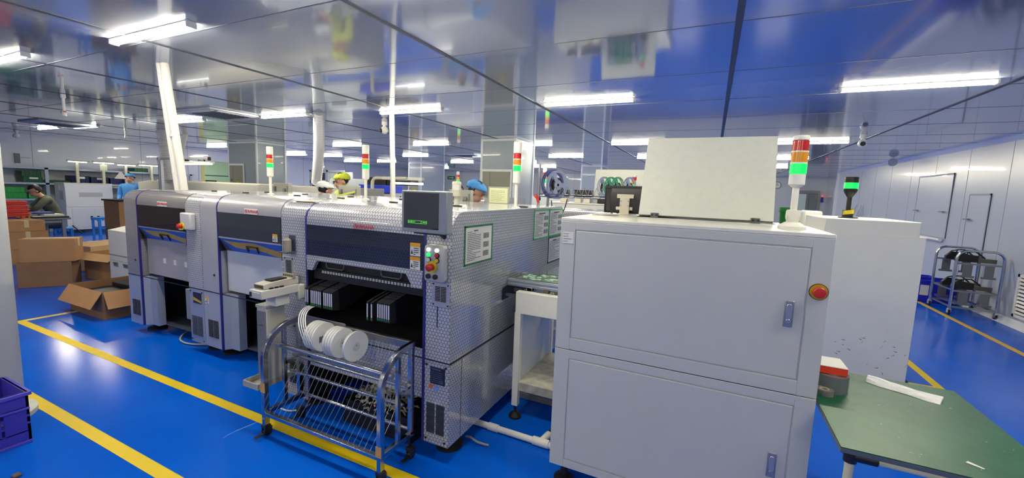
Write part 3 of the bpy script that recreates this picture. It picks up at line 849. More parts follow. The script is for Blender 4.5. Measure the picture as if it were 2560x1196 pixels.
# ------------------------------------------------------------------ big grey cabinet
cb = thing('control_cabinet', 'big light grey cabinet with two doors, raised white lid and signal tower', 'cabinet', (-.687, 2.04, 0))
obj('cabinet_body', MB().box(-.687, .454, 2.045, 2.81, .12, .770).box(-.687, .454, 2.045, 2.81, .774, 1.440).box(-.68, .447, 2.05, 2.80, .76, .78), cabgrey, cb, bev=.003)
obj('top_plate', MB().box(-.687, .454, 2.04, 2.81, 1.440, 1.458), M('cabinet_top_lit', (226, 226, 218), .3, coat=.2), cb, bev=.003)  # cabinet grey made lighter, light from above put into the colour
fr = MB()
for z0, z1, a0, a1 in ((.12, .770, .165, .727), (.774, 1.440, .836, 1.400)):
    fr.box(-.687, -.61, 2.04, 2.05, z0, z1).box(.382, .454, 2.04, 2.05, z0, z1).box(-.61, .382, 2.04, 2.05, z0, a0).box(-.61, .382, 2.04, 2.05, a1, z1)
obj('front_frame', fr, cabgrey, cb, bev=.0015)
obj('joint_shadow_gap', MB().box(-.61, .382, 2.0465, 2.052, .165, 1.40), dark_in, cb, smooth=False)
def cab_door(z0, z1, hx, hz0, hz1):
    d = obj('door', MB().box(-.6035, .3755, 2.0395, 2.0465, z0 + .0065, z1 - .0065), cabgrey, cb, bev=.0015)
    o = obj('latch_handle', MB().box(hx, hx + .034, 2.034, 2.04, hz0, hz1), M('latch_chrome', (150, 156, 168), .3, metal=.6), d, bev=.003)
    x = hx + .017
    k = MB().prism(arc((x, hz0 + .088), .011, 0, 180, 8) + arc((x, hz0 + .042), .011, 180, 360, 8), 'y', 2.028, 2.034)
    obj('latch_paddle', k.cyl((x, 2.034, hz0 + .026), (x, 2.027, hz0 + .026), .009, 16), M('paddle_chrome', (176, 180, 190), .25, metal=.7), d, bev=.002)
cab_door(.836, 1.400, .307, 1.06, 1.172)
cab_door(.165, .727, .307, .385, .497)
es = obj('emergency_stop', MB().lathe([(0, 0), (.02, 0), (.02, -.012), (.022, -.014), (.022, -.026), (.019, -.029), (0, -.03)], (.417, 2.04, 1.222), 24, 'y'), redp, cb)
obj('yellow_ring', MB().cyl((.417, 2.04, 1.222), (.417, 2.034, 1.222), .031, 28), M('stop_yellow', (186, 150, 30), .4), es)
obj('dark_ring', MB().cyl((.417, 2.04, 1.222), (.417, 2.0365, 1.222), .0335, 28), dark, es)
k = obj('sheet_label', MB().box(-.675, -.618, 2.0388, 2.04, 1.328, 1.386), paper, cb, smooth=False)
obj('print', scrawl((-.671, 2.0386, 1.333), (1, 0, 0), (0, 0, 1), .05, .05, 4, .0005, 3, th=.16), ink, k, smooth=False)
for x in (-.615, .38):
    for y in (2.09, 2.75): obj('levelling_foot', MB().lathe([(0, 0), (.055, 0), (.055, .03), (.045, .04), (.018, .05), (.018, .12), (0, .12)], (x, y, 0), 20), rubber, cb)
# the raised lid, leaning back on two hinges
tl = math.atan2(.19, .468)
lid = MB().box(-.392, .30, -.012, .012, 0, .505)
lid.xf(Matrix.Translation((0, 2.60, 1.468)) @ Matrix.Rotation(-tl, 4, 'X'))
ld = obj('raised_lid', lid, offwhite, cb, bev=.002)
hg = MB()
for x in (-.30, .215): hg.box(x - .022, x + .022, 2.575, 2.60, 1.458, 1.486)
obj('lid_hinge', hg, M('hinge_grey', (96, 98, 100), .4, metal=.5), ld, bev=.003)
k = MB()
for x in (-.30, .215):
    for q in (-.012, .012): k.cyl((x + q, 2.576, 1.474), (x + q, 2.571, 1.474), .006, 10)
obj('hinge_screw', k, dark, ld)
obj('lid_opening', MB().box(-.40, .31, 2.59, 2.80, 1.4575, 1.4595), dark_in, cb, smooth=False)
tower(cb, .335 + .687, 2.27 - 2.04, 1.458, .20, .0325, .05, cap=.014, foot='hinge', base_h=.045)

# monitor seen from behind, standing on the cabinet
mn = thing('monitor', 'black monitor seen from behind on the grey cabinet beside the raised lid', 'monitor', (-.45, 2.78, 1.458))
obj('back_shell', MB().box(-.632, -.21, 2.765, 2.79, 1.475, 1.638).prism([(2.765, 1.47), (2.75, 1.50), (2.75, 1.60), (2.765, 1.63)], 'x', -.60, -.24), M('monitor_black', (34, 34, 40), .45, bump=.1, bscale=400), mn, bev=.004)
obj('rim', MB().box(-.638, -.205, 2.775, 2.80, 1.465, 1.475).box(-.638, -.205, 2.762, 2.80, 1.622, 1.642).box(-.642, -.632, 2.765, 2.80, 1.465, 1.642), dark, mn, bev=.003)
br = obj('bracket', MB().box(-.556, -.45, 2.738, 2.75, 1.562, 1.588).box(-.535, -.475, 2.735, 2.75, 1.459, 1.565).box(-.56, -.455, 2.742, 2.75, 1.487, 1.508).box(-.545, -.465, 2.70, 2.75, 1.458, 1.463), M('bracket_cream', (200, 196, 180), .45), mn, bev=.003)
k = MB()
for x in (-.528, -.483):
    for z in (1.545, 1.515): k.cyl((x, 2.735, z), (x, 2.732, z), .004, 8)
obj('bolt', k, steel_dull, br)
single('paper_note', MB().box(-.64, -.50, 2.47, 2.56, 1.458, 1.4595), M('note_print', (120, 118, 116), .6, noise=.6, nscale=60), 'small printed note lying on top of the grey cabinet', 'paper')
pot = thing('green_tub', 'small green plastic tub with a white label behind the raised lid', 'tub', (.378, 2.73, 1.458))
obj('tub', MB().lathe([(0, 0), (.036, 0), (.038, .062), (.043, .064), (.043, .085), (.038, .088), (.036, .08), (0, .07)], (.378, 2.73, 1.4595), 24), M('tub_green', (12, 120, 40), .35), pot)
obj('label', MB().box(.400, .418, 2.695, 2.73, 1.472, 1.518), paper, pot, bev=.002)

# ------------------------------------------------------------------ linking conveyor between machine and cabinet
cv = thing('conveyor', 'white board conveyor linking the filmed machine and the grey cabinet', 'conveyor', (-.95, 2.55, 0))
obj('front_panel', MB().box(-1.154, -.70, 2.545, 2.56, .755, .902).box(-1.154, -.70, 2.545, 2.60, .895, .905), white, cv, bev=.003)
obj('leg', MB().box(-1.158, -1.113, 2.545, 2.59, .09, .76), white, cv, bev=.003)
obj('leg', MB().box(-.76, -.715, 2.545, 2.59, .09, .76), white, cv, bev=.003)
obj('leg', MB().box(-1.158, -1.113, 3.20, 3.245, .09, .76), white, cv, bev=.003)
obj('leg', MB().box(-.76, -.715, 3.20, 3.245, .09, .76), white, cv, bev=.003)
obj('side_panel', MB().box(-1.15, -1.12, 2.59, 3.2, .2, .76), M('conveyor_side', (196, 206, 222), .3, coat=.3), cv)
obj('bottom_shelf', MB().box(-1.12, -.76, 2.56, 3.2, .20, .262), M('scuffed_shelf', (176, 174, 164), .6, noise=.25, nscale=18), cv, bev=.003)
obj('motor_box', MB().box(-.86, -.74, 2.66, 2.78, .085, .16), M('motor_grey', (110, 112, 116), .4), cv, bev=.003)
obj('rear_panel', MB().box(-1.154, -.70, 3.23, 3.245, .62, .90).box(-1.0, -.9, 3.22, 3.24, .26, .70), M('rear_khaki', (150, 150, 132), .5), cv)
rl = MB()
for y in (2.62, 2.86): rl.box(-1.25, -.69, y - .012, y + .012, .925, .975).box(-1.25, -.69, y - .018, y + .018, .935, .945).box(-1.25, -.69, y - .018, y + .018, .96, .967)
rl.box(-1.1, -1.06, 2.6, 2.88, .90, .93).box(-.80, -.76, 2.6, 2.88, .90, .93)
obj('rail', rl, M('rail_alu', (180, 186, 192), .3, metal=.6), cv, bev=.001)
k = MB()
for x in (-1.1, -.98, -.87, -.79): k.box(x, x + .04, 2.60, 2.64, .903, .93)
obj('bracket_block', k, M('block_mix', (90, 80, 66), .5), cv, bev=.003)
for x in (-1.135, -.738):
    for y in (2.567, 3.22): obj('levelling_foot', MB().lathe([(0, 0), (.043, 0), (.045, .012), (.03, .03), (.008, .04), (.008, .10), (0, .10)], (x, y, 0), 20), rubber, cv)
pcb = thing('circuit_board', 'green circuit board with white parts lying on the conveyor rails', 'circuit board', (-1.0, 2.74, .978))
obj('board', MB().box(-1.20, -.72, 2.625, 2.855, .976, .9785), M('pcb_green', (20, 78, 58), .35, noise=.4, nscale=40), pcb, smooth=False)
k = MB(); rnd = random.Random(4)
for i in range(60):
    x, y = rnd.uniform(-1.18, -.75), rnd.uniform(2.635, 2.83); s_ = rnd.uniform(.006, .022)
    k.box(x, x + s_ * 1.5, y, y + s_, .9785, .9785 + rnd.uniform(.002, .008))
obj('component', k, M('pcb_parts', (176, 206, 190), .4), pcb, smooth=False)
single('acrylic_cover', MB().prism([(2.87, 1.0), (3.2, 1.0), (3.2, 1.006), (2.87, 1.006)], 'x', -1.1, -.70), M('smoked_acrylic', (96, 116, 116), .12, coat=.5), 'flat smoked cover plate behind the circuit board on the conveyor', 'cover')
bpy.data.objects['acrylic_cover'].location = (0, 0, -.022)
# white pipe on the floor
pp = thing('floor_pipe', 'white plastic pipe with a tee fitting lying on the floor before the conveyor', 'pipe', (-1.0, 2.33, 0))
obj('pipe', MB().cyl((-1.40, 2.34, .024), (-.64, 2.325, .024), .02, 16), pvc, pp)
obj('coupling', MB().cyl((-1.22, 2.337, .024), (-1.15, 2.335, .024), .025, 16), pvc, pp)
obj('tee_fitting', MB().cyl((-.90, 2.33, .026), (-.79, 2.328, .026), .026, 16).cyl((-.845, 2.329, .026), (-.825, 2.42, .036), .024, 16), pvc, pp, bev=.002)
obj('valve', MB().cyl((-.822, 2.42, .038), (-.815, 2.46, .045), .02, 12).ball((-.81, 2.46, .07), .014), M('brass_dark', (70, 64, 54), .35, metal=.7), pp)
single('floor_cable', MB().tube([(-1.30, 2.18, .012), (-1.26, 2.16, .03), (-1.2, 2.15, .02), (-1.15, 2.16, .012), (-1.13, 2.17, .008)], .007, 8), M('cable_grey', (150, 148, 150), .5), 'short grey cable end on the floor under the filmed machine', 'cable')
single('conduit', MB().box(-1.30, -.72, 2.83, 2.88, 0, .04), M('conduit_grey', (120, 126, 136), .4), 'flat grey conduit on the floor under the white conveyor', 'conduit', bev=.004)

# ------------------------------------------------------------------ stainless reel cart
cart = thing('reel_cart', 'stainless tube reel cart on casters parked against the open feeder bay', 'cart', (-1.88, 1.75, 0))
def side(x):
    pts = [(x, 1.60, .06), (x, 1.60, .50)] + [(x, 1.60 + .20 - .20 * math.cos(R_(a)), .50 + .19 * math.sin(R_(a))) for a in range(10, 91, 10)] + [(x, 1.875, .695)]
    return MB().sqtube(pts, .034, .026, up=(1, 0, 0))
for x in (-2.405, -1.475):
    obj('side_frame', side(x), steel, cart, bev=.002)
    obj('side_rail', MB().sqtube([(x, 1.61, .155), (x, 1.875, .155)], .024, .03).sqtube([(x, 1.845, .155), (x, 1.845, .69)], .024, .03, up=(0, 1, 0)).sqtube([(x, 1.735, .17), (x, 1.735, .66)], .02, .026, up=(0, 1, 0)).sqtube([(x, 1.735, .43), (x, 1.845, .43)], .02, .026), steel, cart, bev=.002)
a_, b_ = -2.405, -1.475
obj('front_rail', MB().sqtube([(a_, 1.60, .150), (b_, 1.60, .150)], .03, .022), steel, cart, bev=.002)
obj('upper_front_bar', MB().cyl((a_, 1.69, .565), (b_, 1.69, .565), .014, 14), steel, cart)
obj('middle_bar', MB().cyl((a_, 1.80, .46), (b_, 1.80, .46), .010, 12), steel, cart)
obj('lower_bar', MB().cyl((a_, 1.78, .36), (b_, 1.78, .36), .010, 12), steel, cart)
obj('back_rail', MB().box(a_, b_, 1.862, 1.885, .655, .70).box(a_, -2.0, 1.858, 1.862, .64, .72), steel_dull, cart, bev=.002)
obj('lower_back_rail', MB().cyl((a_, 1.845, .185), (b_, 1.845, .185), .012, 12), steel, cart)
wires = MB()
for i in range(22):
    x = a_ + .035 + i * (b_ - a_ - .07) / 21
    wires.tube([(x, 1.60, .162), (x + .01, 1.70, .29), (x + .02, 1.80, .46)], .0016, 6)
obj('divider_wire', wires, steel, cart)
wires = MB()
for i in range(32):
    x = a_ + .02 + i * (b_ - a_ - .04) / 31
    wires.tube([(x, 1.69, .565), (x, 1.73, .545), (x, 1.83, .555), (x, 1.865, .67)], .0014, 6)
obj('upper_divider_wire', wires, steel, cart)
for x, y in ((a_, 1.60), (b_, 1.60), (a_, 1.845), (b_, 1.845)):
    cs = MB(); wh = MB()
    cs.box(x - .02, x + .02, y - .02, y + .02, .055, .075).box(x - .016, x - .011, y - .02, y + .03, .02, .06).box(x + .011, x + .016, y - .02, y + .03, .02, .06).box(x - .012, x + .012, y - .075, y - .02, .018, .024)
    wh.cyl((x - .010, y + .008, .026), (x + .010, y + .008, .026), .026, 18)
    c_ = obj('caster', cs, M('caster_dark', (50, 50, 54), .4, metal=.5), cart, bev=.002)
    obj('wheel', wh, rubber, c_)
for x_, z_ in ((a_, .29), (b_, .16)): obj('old_tape_mark', MB().box(x_ - .0185, x_ + .0185, 1.582, 1.586, z_, z_ + .06), M('old_tape', (206, 160, 84), .6), cart, smooth=False)

# reels: flanges, wound tape, hub
white_tape = M('white_tape', (236, 238, 240), .4)
flange_m = M('reel_flange_plastic', (216, 218, 220), .35)
def reel(loc, label, group, th=.016, r=.088, rz=0.):
    t = thing('component_reel', label, 'reel', loc, rz, group)
    fl = MB()
    for x in (-th / 2, th / 2 - .0012): fl.lathe([(.011, x), (r, x), (r, x + .0012), (.011, x + .0012), (.011, x)], (0, 0, r), 40, 'x')
    obj('flange', fl, flange_m, t, local=True)
    obj('wound_tape', MB().lathe([(.03, -th / 2 + .0013), (r * .93, -th / 2 + .0013), (r * .93, th / 2 - .0013), (.03, th / 2 - .0013), (.03, -th / 2 + .0013)], (0, 0, r), 36, 'x'), white_tape, t, local=True)
    obj('hub', MB().lathe([(.009, -th / 2 - .001), (.026, -th / 2 - .001), (.026, th / 2 + .001), (.009, th / 2 + .001), (.009, -th / 2 - .001)], (0, 0, r), 20, 'x'), M('hub_grey', (196, 198, 200), .4), t, local=True)
    return t
RZ = .570
r0 = reel((-2.135, 1.755, RZ), 'white tape reel in the end cluster feeding a tape, outermost on the cart', 'reels feeding tapes')
cl1 = [r0]
for i, x in enumerate((-2.113, -2.091, -2.069)):
    cl1.append(dup(r0, (x, 1.755, RZ), 0, ['white tape reel in the end cluster, second along', 'white tape reel in the end cluster, third from its outer face', 'white tape reel of the end cluster with a square printed tag'][i], 'reels feeding tapes'))
k = MB().box(-2.0605, -2.059, 1.715, 1.745, .632, .668); obj('tag_label', k, M('tag_print', (90, 92, 100), .6, noise=.5, nscale=90), cl1[-1])
for i, x in enumerate((-1.965, -1.945, -1.925, -1.905)):
    dup(r0, (x, 1.745, RZ - .004), 0, 'white reel in the middle bunch on the cart, %s' % ['farthest from the single reel', 'second from its outer side', 'third from its outer side', 'nearest the single reel'][i], 'reels in the middle bunch')
rs = dup(r0, (-1.80, 1.745, RZ - .004), R_(-4), 'single white reel with its hub showing, standing apart beside the middle bunch', 'single reel')
# tapes going up into the feeders
for i in range(4):
    x = -2.315 + i * .0155; xr = -2.135 + i * .022
    def c(s, x=x, xr=xr):
        p0, p1, p2, p3 = Vector((x, 1.86, .79)), Vector((x - .01, 1.76, .79)), Vector((xr - .01, 1.625, .75)), Vector((xr, 1.677, .62))
        return p0 * (1 - s) ** 3 + p1 * 3 * s * (1 - s) ** 2 + p2 * 3 * s * s * (1 - s) + p3 * s ** 3
    mb = MB().strip(lambda s: c(s) - Vector((.004, 0, 0)), lambda s: c(s) + Vector((.004, 0, 0)), 20, (0, .0012, .0008))
    obj('running_tape', mb, white_tape, cl1[i])

# feeders
def feeder(label, group):
    t = thing('tape_feeder', label, 'feeder', (0, 0, 0), 0, group)
    obj('body', MB().prism([(0, .0), (0, .115), (.05, .128), (.26, .168), (.33, .168), (.33, .06), (.1, -.02)], 'x', -.0066, .0066), M('feeder_black', (30, 31, 38), .4), t, local=True)
    obj('white_strip', MB().box(-.0042, .0042, -.002, .0, .022, .105), M('feeder_strip', (206, 210, 232), .4), t, local=True, smooth=False)
    obj('green_button', MB().box(-.005, .005, -.003, .0, .008, .018), M('feeder_green', (30, 120, 60), .4), t, local=True, smooth=False)
    g = MB()
    for i in range(6): g.box(-.005, .005, .06 + i * .032, .084 + i * .032, .0, .002)
    g.v = [(x, y, z + .128 + (y - .05) * .188) for x, y, z in g.v]
    obj('top_mark', g, M('feeder_mark', (86, 90, 100), .5), t, local=True, smooth=False)
    return t
fd0 = feeder('black tape feeder with a white strip, in the bank where the tapes enter', 'feeders in the bank with tapes')
fd0.location = (-2.345, 1.855, .79)
for i in (1, 3, 4, 5, 6, 7, 8, 10, 11, 12, 13, 14):
    dup(fd0, (-2.345 + i * .0165, 1.855, .79), 0)
B2, G2 = 'black tape feeder with a white strip, in the bank without tapes', 'feeders in the bank without tapes'
for i in (0, 2, 5, 6, 7, 8, 9, 10):
    dup(fd0, (-1.815 + i * .0165, 1.855, .785 - (.01 if i < 3 else 0)), 0, B2, G2)
# bin of tape scraps under the cart
bn = thing('scrap_bin', 'low black bin under the reel cart heaped with pale tape scraps', 'bin', (-1.83, 2.0, 0))
obj('bin', MB().box(-2.12, -1.56, 1.95, 1.97, .09, .165).box(-2.12, -1.56, 2.3, 2.32, .09, .165).box(-2.12, -2.10, 1.95, 2.32, .09, .165).box(-1.58, -1.56, 1.95, 2.32, .09, .165).box(-2.12, -1.56, 1.95, 2.32, .0, .10), dark, bn)
k = MB(); rnd = random.Random(9)
for i in range(420):
    a = rnd.uniform(0, 6.28); r = rnd.random() ** .5
    x, y = -1.86 + r * .23 * math.cos(a), 2.07 + r * .12 * math.sin(a); z = .16 + .10 * (1 - r * r) + rnd.uniform(-.02, .01)
    l = rnd.uniform(.02, .05); b2 = rnd.uniform(0, 6.28); d = Vector((math.cos(b2), math.sin(b2), rnd.uniform(-.6, .5))) * l; s2 = Vector((-math.sin(b2), math.cos(b2), rnd.uniform(-.3, .3))) * .005
    p = Vector((x, y, z)); up = Vector((0, 0, .002)); m_ = p + d * .5 + Vector((0, 0, .006))
    k.add([p - s2, p + s2, m_ + s2, m_ - s2, p + d + s2, p + d - s2, p - s2 + up, p + s2 + up, m_ + s2 + up, m_ - s2 + up, p + d + s2 + up, p + d - s2 + up], [(3, 2, 1, 0), (5, 4, 2, 3), (6, 7, 8, 9), (9, 8, 10, 11), (0, 1, 7, 6), (4, 5, 11, 10)])
o = single('tape_scraps', k, M('scrap_plastic', (224, 224, 214), .5), 'heap of pale cut tape scraps in the low black bin', 'scraps', smooth=False); o['kind'] = 'stuff'
single('loose_tape', MB().strip(lambda s: (-2.43 - .17 * math.sin(s * 1.6), 1.55 - .1 * s, .10 * (1 - s) ** 1.5 + .002), lambda s: (-2.43 - .17 * math.sin(s * 1.6), 1.558 - .1 * s, .10 * (1 - s) ** 1.5 + .002), 16, (0, 0, .0012)), white_tape, 'loose white tape curling onto the floor beside the cart caster', 'tape')

# ------------------------------------------------------------------ pedestal with the reader on top
st = thing('feeder_station', 'grey column unit with a tray arm bracketed to the pillar left of the open bay', 'stand', (-2.53, 1.75, .28))
st['label'] = 'grey column unit with tray arm and foot tray, bracketed to the filmed machine pillar'
pg = M('pedestal_grey', (166, 166, 158), .4)
obj('foot_tray', MB().box(-2.625, -2.475, 1.60, 1.885, .275, .283).box(-2.625, -2.475, 1.60, 1.607, .283, .315).box(-2.625, -2.618, 1.607, 1.885, .283, .315).box(-2.482, -2.475, 1.607, 1.885, .283, .315), pg, st, bev=.002)
obj('column', MB().box(-2.573, -2.477, 1.672, 1.80, .29, .785), M('pedestal_column', (184, 184, 174), .4), st, bev=.005)
obj('front_plate', MB().box(-2.567, -2.483, 1.667, 1.672, .31, .765), M('pedestal_plate', (118, 120, 122), .4), st, bev=.002)
obj('pull', MB().box(-2.54, -2.512, 1.657, 1.668, .675, .682), steel_dull, st)
obj('top_cap', MB().box(-2.576, -2.474, 1.666, 1.805, .785, .805), M('pedestal_cap', (170, 172, 170), .4), st, bev=.003)
hd = obj('tray_arm', MB().box(-2.53, -2.41, 1.60, 1.86, .868, .922).box(-2.525, -2.425, 1.70, 1.80, .80, .87).box(-2.445, -2.405, 1.85, 1.897, .82, .915), M('tray_white', (200, 200, 194), .4), st, bev=.005)
obj('lower_bracket', MB().box(-2.56, -2.49, 1.795, 1.897, .62, .66), pg, st, bev=.003)
obj('socket', MB().box(-2.522, -2.505, 1.595, 1.602, .878, .908), dark, hd, bev=.002)
obj('socket_cover', MB().box(-2.498, -2.43, 1.597, 1.602, .876, .91), M('tray_white', (200, 200, 194), .4), hd, bev=.002)
rd = thing('feeder_reader', 'beige setup reader with a black pad resting on the bracketed tray arm', 'reader', (-2.47, 1.75, .922))
obj('reader_case', MB().prism([(1.63, .923), (1.63, .952), (1.68, .960), (1.87, .968), (1.87, .923)], 'x', -2.525, -2.432), M('reader_beige', (196, 194, 182), .4), rd, bev=.003)
obj('front_grille', slots(-2.52, -2.437, .928, .949, 3, 1.63, 5), dark, rd, smooth=False)
obj('black_pad', MB().box(-2.512, -2.448, 1.69, 1.80, .961, .972), dark, rd, bev=.002)
obj('end_stop', MB().box(-2.528, -2.425, 1.825, 1.845, .962, .99), M('stop_khaki', (150, 148, 130), .4), rd, bev=.002)
k = MB()
for i in range(5): k.cyl((-2.515 + i * .02, 1.825, .977), (-2.515 + i * .02, 1.822, .977), .004, 8)
obj('port', k, dark, rd)
for i in range(3): obj('button', MB().box(-2.43, -2.418, 1.66 + i * .035, 1.685 + i * .035, .923, .931), dark, rd, bev=.002)
single('stand_cable', MB().tube(smooth_path([(-2.66, 1.86, .01), (-2.58, 1.84, .008), (-2.50, 1.86, .008), (-2.46, 1.95, .008), (-2.6, 2.2, .008)]), .006, 8), M('cable_white', (190, 194, 198), .4), 'pale cable looping on the floor below the bracketed column unit', 'cable')
for nm, c_, q, lb in (('bay_cable', M('cable_beige', (170, 166, 156), .5), [(-4.9, 2.6, .03), (-4.7, 2.25, .02), (-4.45, 2.17, .012), (-4.2, 2.3, .015), (-4.0, 2.5, .02)], 'beige cable drooping on the floor under the far filmed machine'),
                      ('bay_cable', M('cable_beige', (170, 166, 156), .5), [(-3.5, 2.6, .03), (-3.3, 2.3, .02), (-3.05, 2.22, .012), (-2.8, 2.35, .015)], 'beige cable on the floor under the plain silver machine')):
    single(nm, MB().tube(smooth_path(q), .008, 8), c_, lb, 'cable')
single('power_block', MB().box(-4.55, -4.25, 2.3, 2.42, 0, .06), dark, 'black power block on the floor under the far filmed machine', 'power block', bev=.01)

# ------------------------------------------------------------------ green framed sheets on the side of the filmed machine
def sheet(y0, y1, z0, z1, label, col=(10, 120, 76), seed=1, pics=3):
    x = -1.2535
    t = thing('document_holder', label, 'document holder', (x, (y0 + y1) / 2, z0))
    f = MB(); e = .012
    f.box(x, x + .004, y0, y1, z0, z0 + e).box(x, x + .004, y0, y1, z1 - e, z1).box(x, x + .004, y0, y0 + e, z0, z1).box(x, x + .004, y1 - e, y1, z0, z1)
    obj('green_frame', f, M('frame_green_%d' % col[1], col, .35), t, bev=.001)
    obj('sheet', MB().box(x, x + .002, y0 + e, y1 - e, z0 + e, z1 - e), paper, t, smooth=False)
    w, h = y1 - y0 - 2 * e, z1 - z0 - 2 * e
    obj('print', scrawl((x + .002, y0 + e + .02, z0 + e + .01), (0, 1, 0), (0, 0, 1), w * (.55 if pics else .85), h * .85, 17, .0008, seed, .9, .3).add(*(lambda m: (m.v, m.f))(scrawl((x + .002, y0 + e + w * .3, z1 - e - .03), (0, 1, 0), (0, 0, 1), w * .5, .018, 1, .0008, seed + 1))), ink, t, smooth=False)
    if pics:
        k = MB(); cols = 1 if pics == 3 else 2
        for i in range(3):
            for j in range(cols):
                yy = y0 + e + w * (.66 + .16 * j); k.box(x + .002, x + .003, yy, yy + w * (.22 if cols == 1 else .13), z0 + e + h * (.12 + .26 * i), z0 + e + h * (.28 + .26 * i))
        obj('photo_print', k, M('photo_grey', (130, 134, 132), .6, noise=.4, nscale=60), t, smooth=False)
sheet(2.025, 2.362, 1.14, 1.374, 'green framed instruction sheet nearest the machine front, with three small pictures', (12, 110, 70), 3, 3)
sheet(3.055, 3.39, 1.20, 1.442, 'bright green framed sheet high on the machine side, first of the joined pair', (20, 170, 96), 5, 6)
sheet(3.395, 3.75, 1.20, 1.442, 'bright green framed sheet on the machine side, second of the joined pair by the cabinet', (20, 170, 96), 8, 6)
sheet(3.40, 3.75, .965, 1.195, 'dark green framed sheet hanging below the joined pair', (6, 84, 60), 12, 0)

# ------------------------------------------------------------------ green table with its things
tb = thing('work_table', 'small table with a green mat top and cream tube frame', 'table', (.77, 2.12, 0))
obj('table_top', MB().box(.468, 1.062, 1.725, 2.525, .728, .745), M('table_edge_grey', (120, 122, 124), .35, metal=.4), tb, bev=.002)
obj('green_mat', MB().box(.468, 1.066, 1.722, 2.528, .745, .75), M('green_mat', (10, 84, 58), .4, noise=.08, nscale=5, bump=.35, bscale=9), tb, bev=.001)
cream_t = M('cream_tube', (214, 208, 176), .35)
for x, y in ((.51, 1.77), (1.02, 1.77), (.51, 2.48), (1.02, 2.48)):
    obj('leg', MB().cyl((x, y, 0), (x, y, .705), .014, 16), cream_t, tb)
obj('frame_tube', MB().cyl((.51, 1.77, .705), (1.02, 1.77, .705), .014, 14).cyl((.51, 2.48, .705), (1.02, 2.48, .705), .014, 14).cyl((.51, 1.77, .705), (.51, 2.48, .705), .014, 14).cyl((1.02, 1.77, .705), (1.02, 2.48, .705), .014, 14), cream_t, tb)
for x, sx in ((.51, 1), (1.02, -1)):
    for y, sy in ((1.77, 1), (2.48, -1)):
        k = MB()
        k.cyl((x, y, .68), (x, y, .727), .02, 16).cyl((x, y, .705), (x + sx * .075, y, .705), .019, 14).cyl((x, y, .705), (x, y + sy * .075, .705), .019, 14)
        obj('joint_clamp', k, dark, tb, bev=.002)
k = MB(); rnd = random.Random(3)
for i in range(26):
    x, y = rnd.uniform(.55, 1.03), rnd.uniform(1.76, 2.3); l = rnd.uniform(.004, .014); a = rnd.uniform(0, 3)
    k.add([(x, y, .7502), (x + l * math.cos(a), y + l * math.sin(a), .7502), (x + l * math.cos(a) - .002, y + l * math.sin(a) + .003, .7506)], [(0, 1, 2)])
obj('chipped_mark', k, M('chip_pale', (150, 180, 160), .5), tb, smooth=False)
single('torn_paper', MB().strip(lambda s: (.82 + .035 * s, 1.815 - .02 * s, .7508), lambda s: (.83 + .03 * s, 1.828 - .028 * s, .7508), 6, (0, 0, .001)), paper, 'tiny torn white scrap on the green mat near its front edge', 'scrap')
fr_ = thing('film_roll', 'roll of clear grey film standing on the green mat', 'roll', (.545, 2.27, .75))
obj('film', MB().lathe([(.028, 0), (.062, 0), (.062, .075), (.028, .075), (.028, 0)], (.548, 2.255, .7505), 36), M('clear_film', (104, 112, 118), .12, coat=.8), fr_)
obj('core', MB().lathe([(.022, 0), (.028, 0), (.028, .077), (.022, .077), (.022, 0)], (.548, 2.255, .7505), 28), M('paper_core', (200, 200, 196), .5), fr_)
tr = thing('tape_roll', 'grey tape roll standing in front of the film roll against the cabinet', 'roll', (.515, 2.17, .75))
obj('tape', MB().lathe([(.018, 0), (.034, 0), (.034, .024), (.018, .024), (.018, 0)], (.509, 2.178, .7505), 28), M('grey_tape', (112, 112, 112), .5, noise=.2, nscale=60), tr)
obj('core_band', MB().lathe([(.012, .0), (.018, .0), (.018, .0245), (.012, .0245), (.012, 0)], (.509, 2.178, .7505), 24), M('tape_core', (170, 164, 150), .5), tr)
bxx = thing('white_red_box', 'flat white box with red sides lying on top of the film roll', 'box', (.55, 2.29, .826))
obj('box_sides', MB().box(.49, .595, 2.225, 2.36, .828, .862), M('box_red', (226, 62, 26), .45), bxx, bev=.001)
obj('white_lid', MB().box(.4895, .5955, 2.2245, 2.3605, .860, .8635), paper, bxx, bev=.001)
# folded white bag
v = []; f = []; rnd = random.Random(2)
for j in range(2):
    for i in range(19):
        s = i / 18; cx, cy = .735 + .225 * s, 2.465 - .11 * s - .012 * math.sin(s * 3)
        wv = .030 + .012 * s + .006 * math.sin(s * 9)
        for q in range(9):
            u = -1 + 2 * q / 8; e = 1 - u * u
            z = .7505 + (.02 * e ** .6 * (1.2 - .4 * s) + .004 * math.sin(q * 2.2 + s * 7) * e if j else 0)
            v.append((cx + u * wv * .45, cy + u * wv * .9, z))
for i in range(18):
    for q in range(8):
        a = i * 9 + q; f.append((a, a + 9, a + 10, a + 1)); a += 171; f.append((a, a + 1, a + 10, a + 9))
for i in range(18):
    a = i * 9; f.append((a, a + 171, a + 180, a + 9)); a = i * 9 + 8; f.append((a, a + 9, a + 180, a + 171))
for i in (0, 18):
    for q in range(8):
        a = i * 9 + q; f.append((a, a + 1, a + 172, a + 171) if i == 0 else (a, a + 171, a + 172, a + 1))
single('folded_bag', MB().add(v, f), M('bag_white', (238, 240, 242), .4, bump=.5, bscale=50), 'folded white plastic bag lying across the green mat', 'bag')

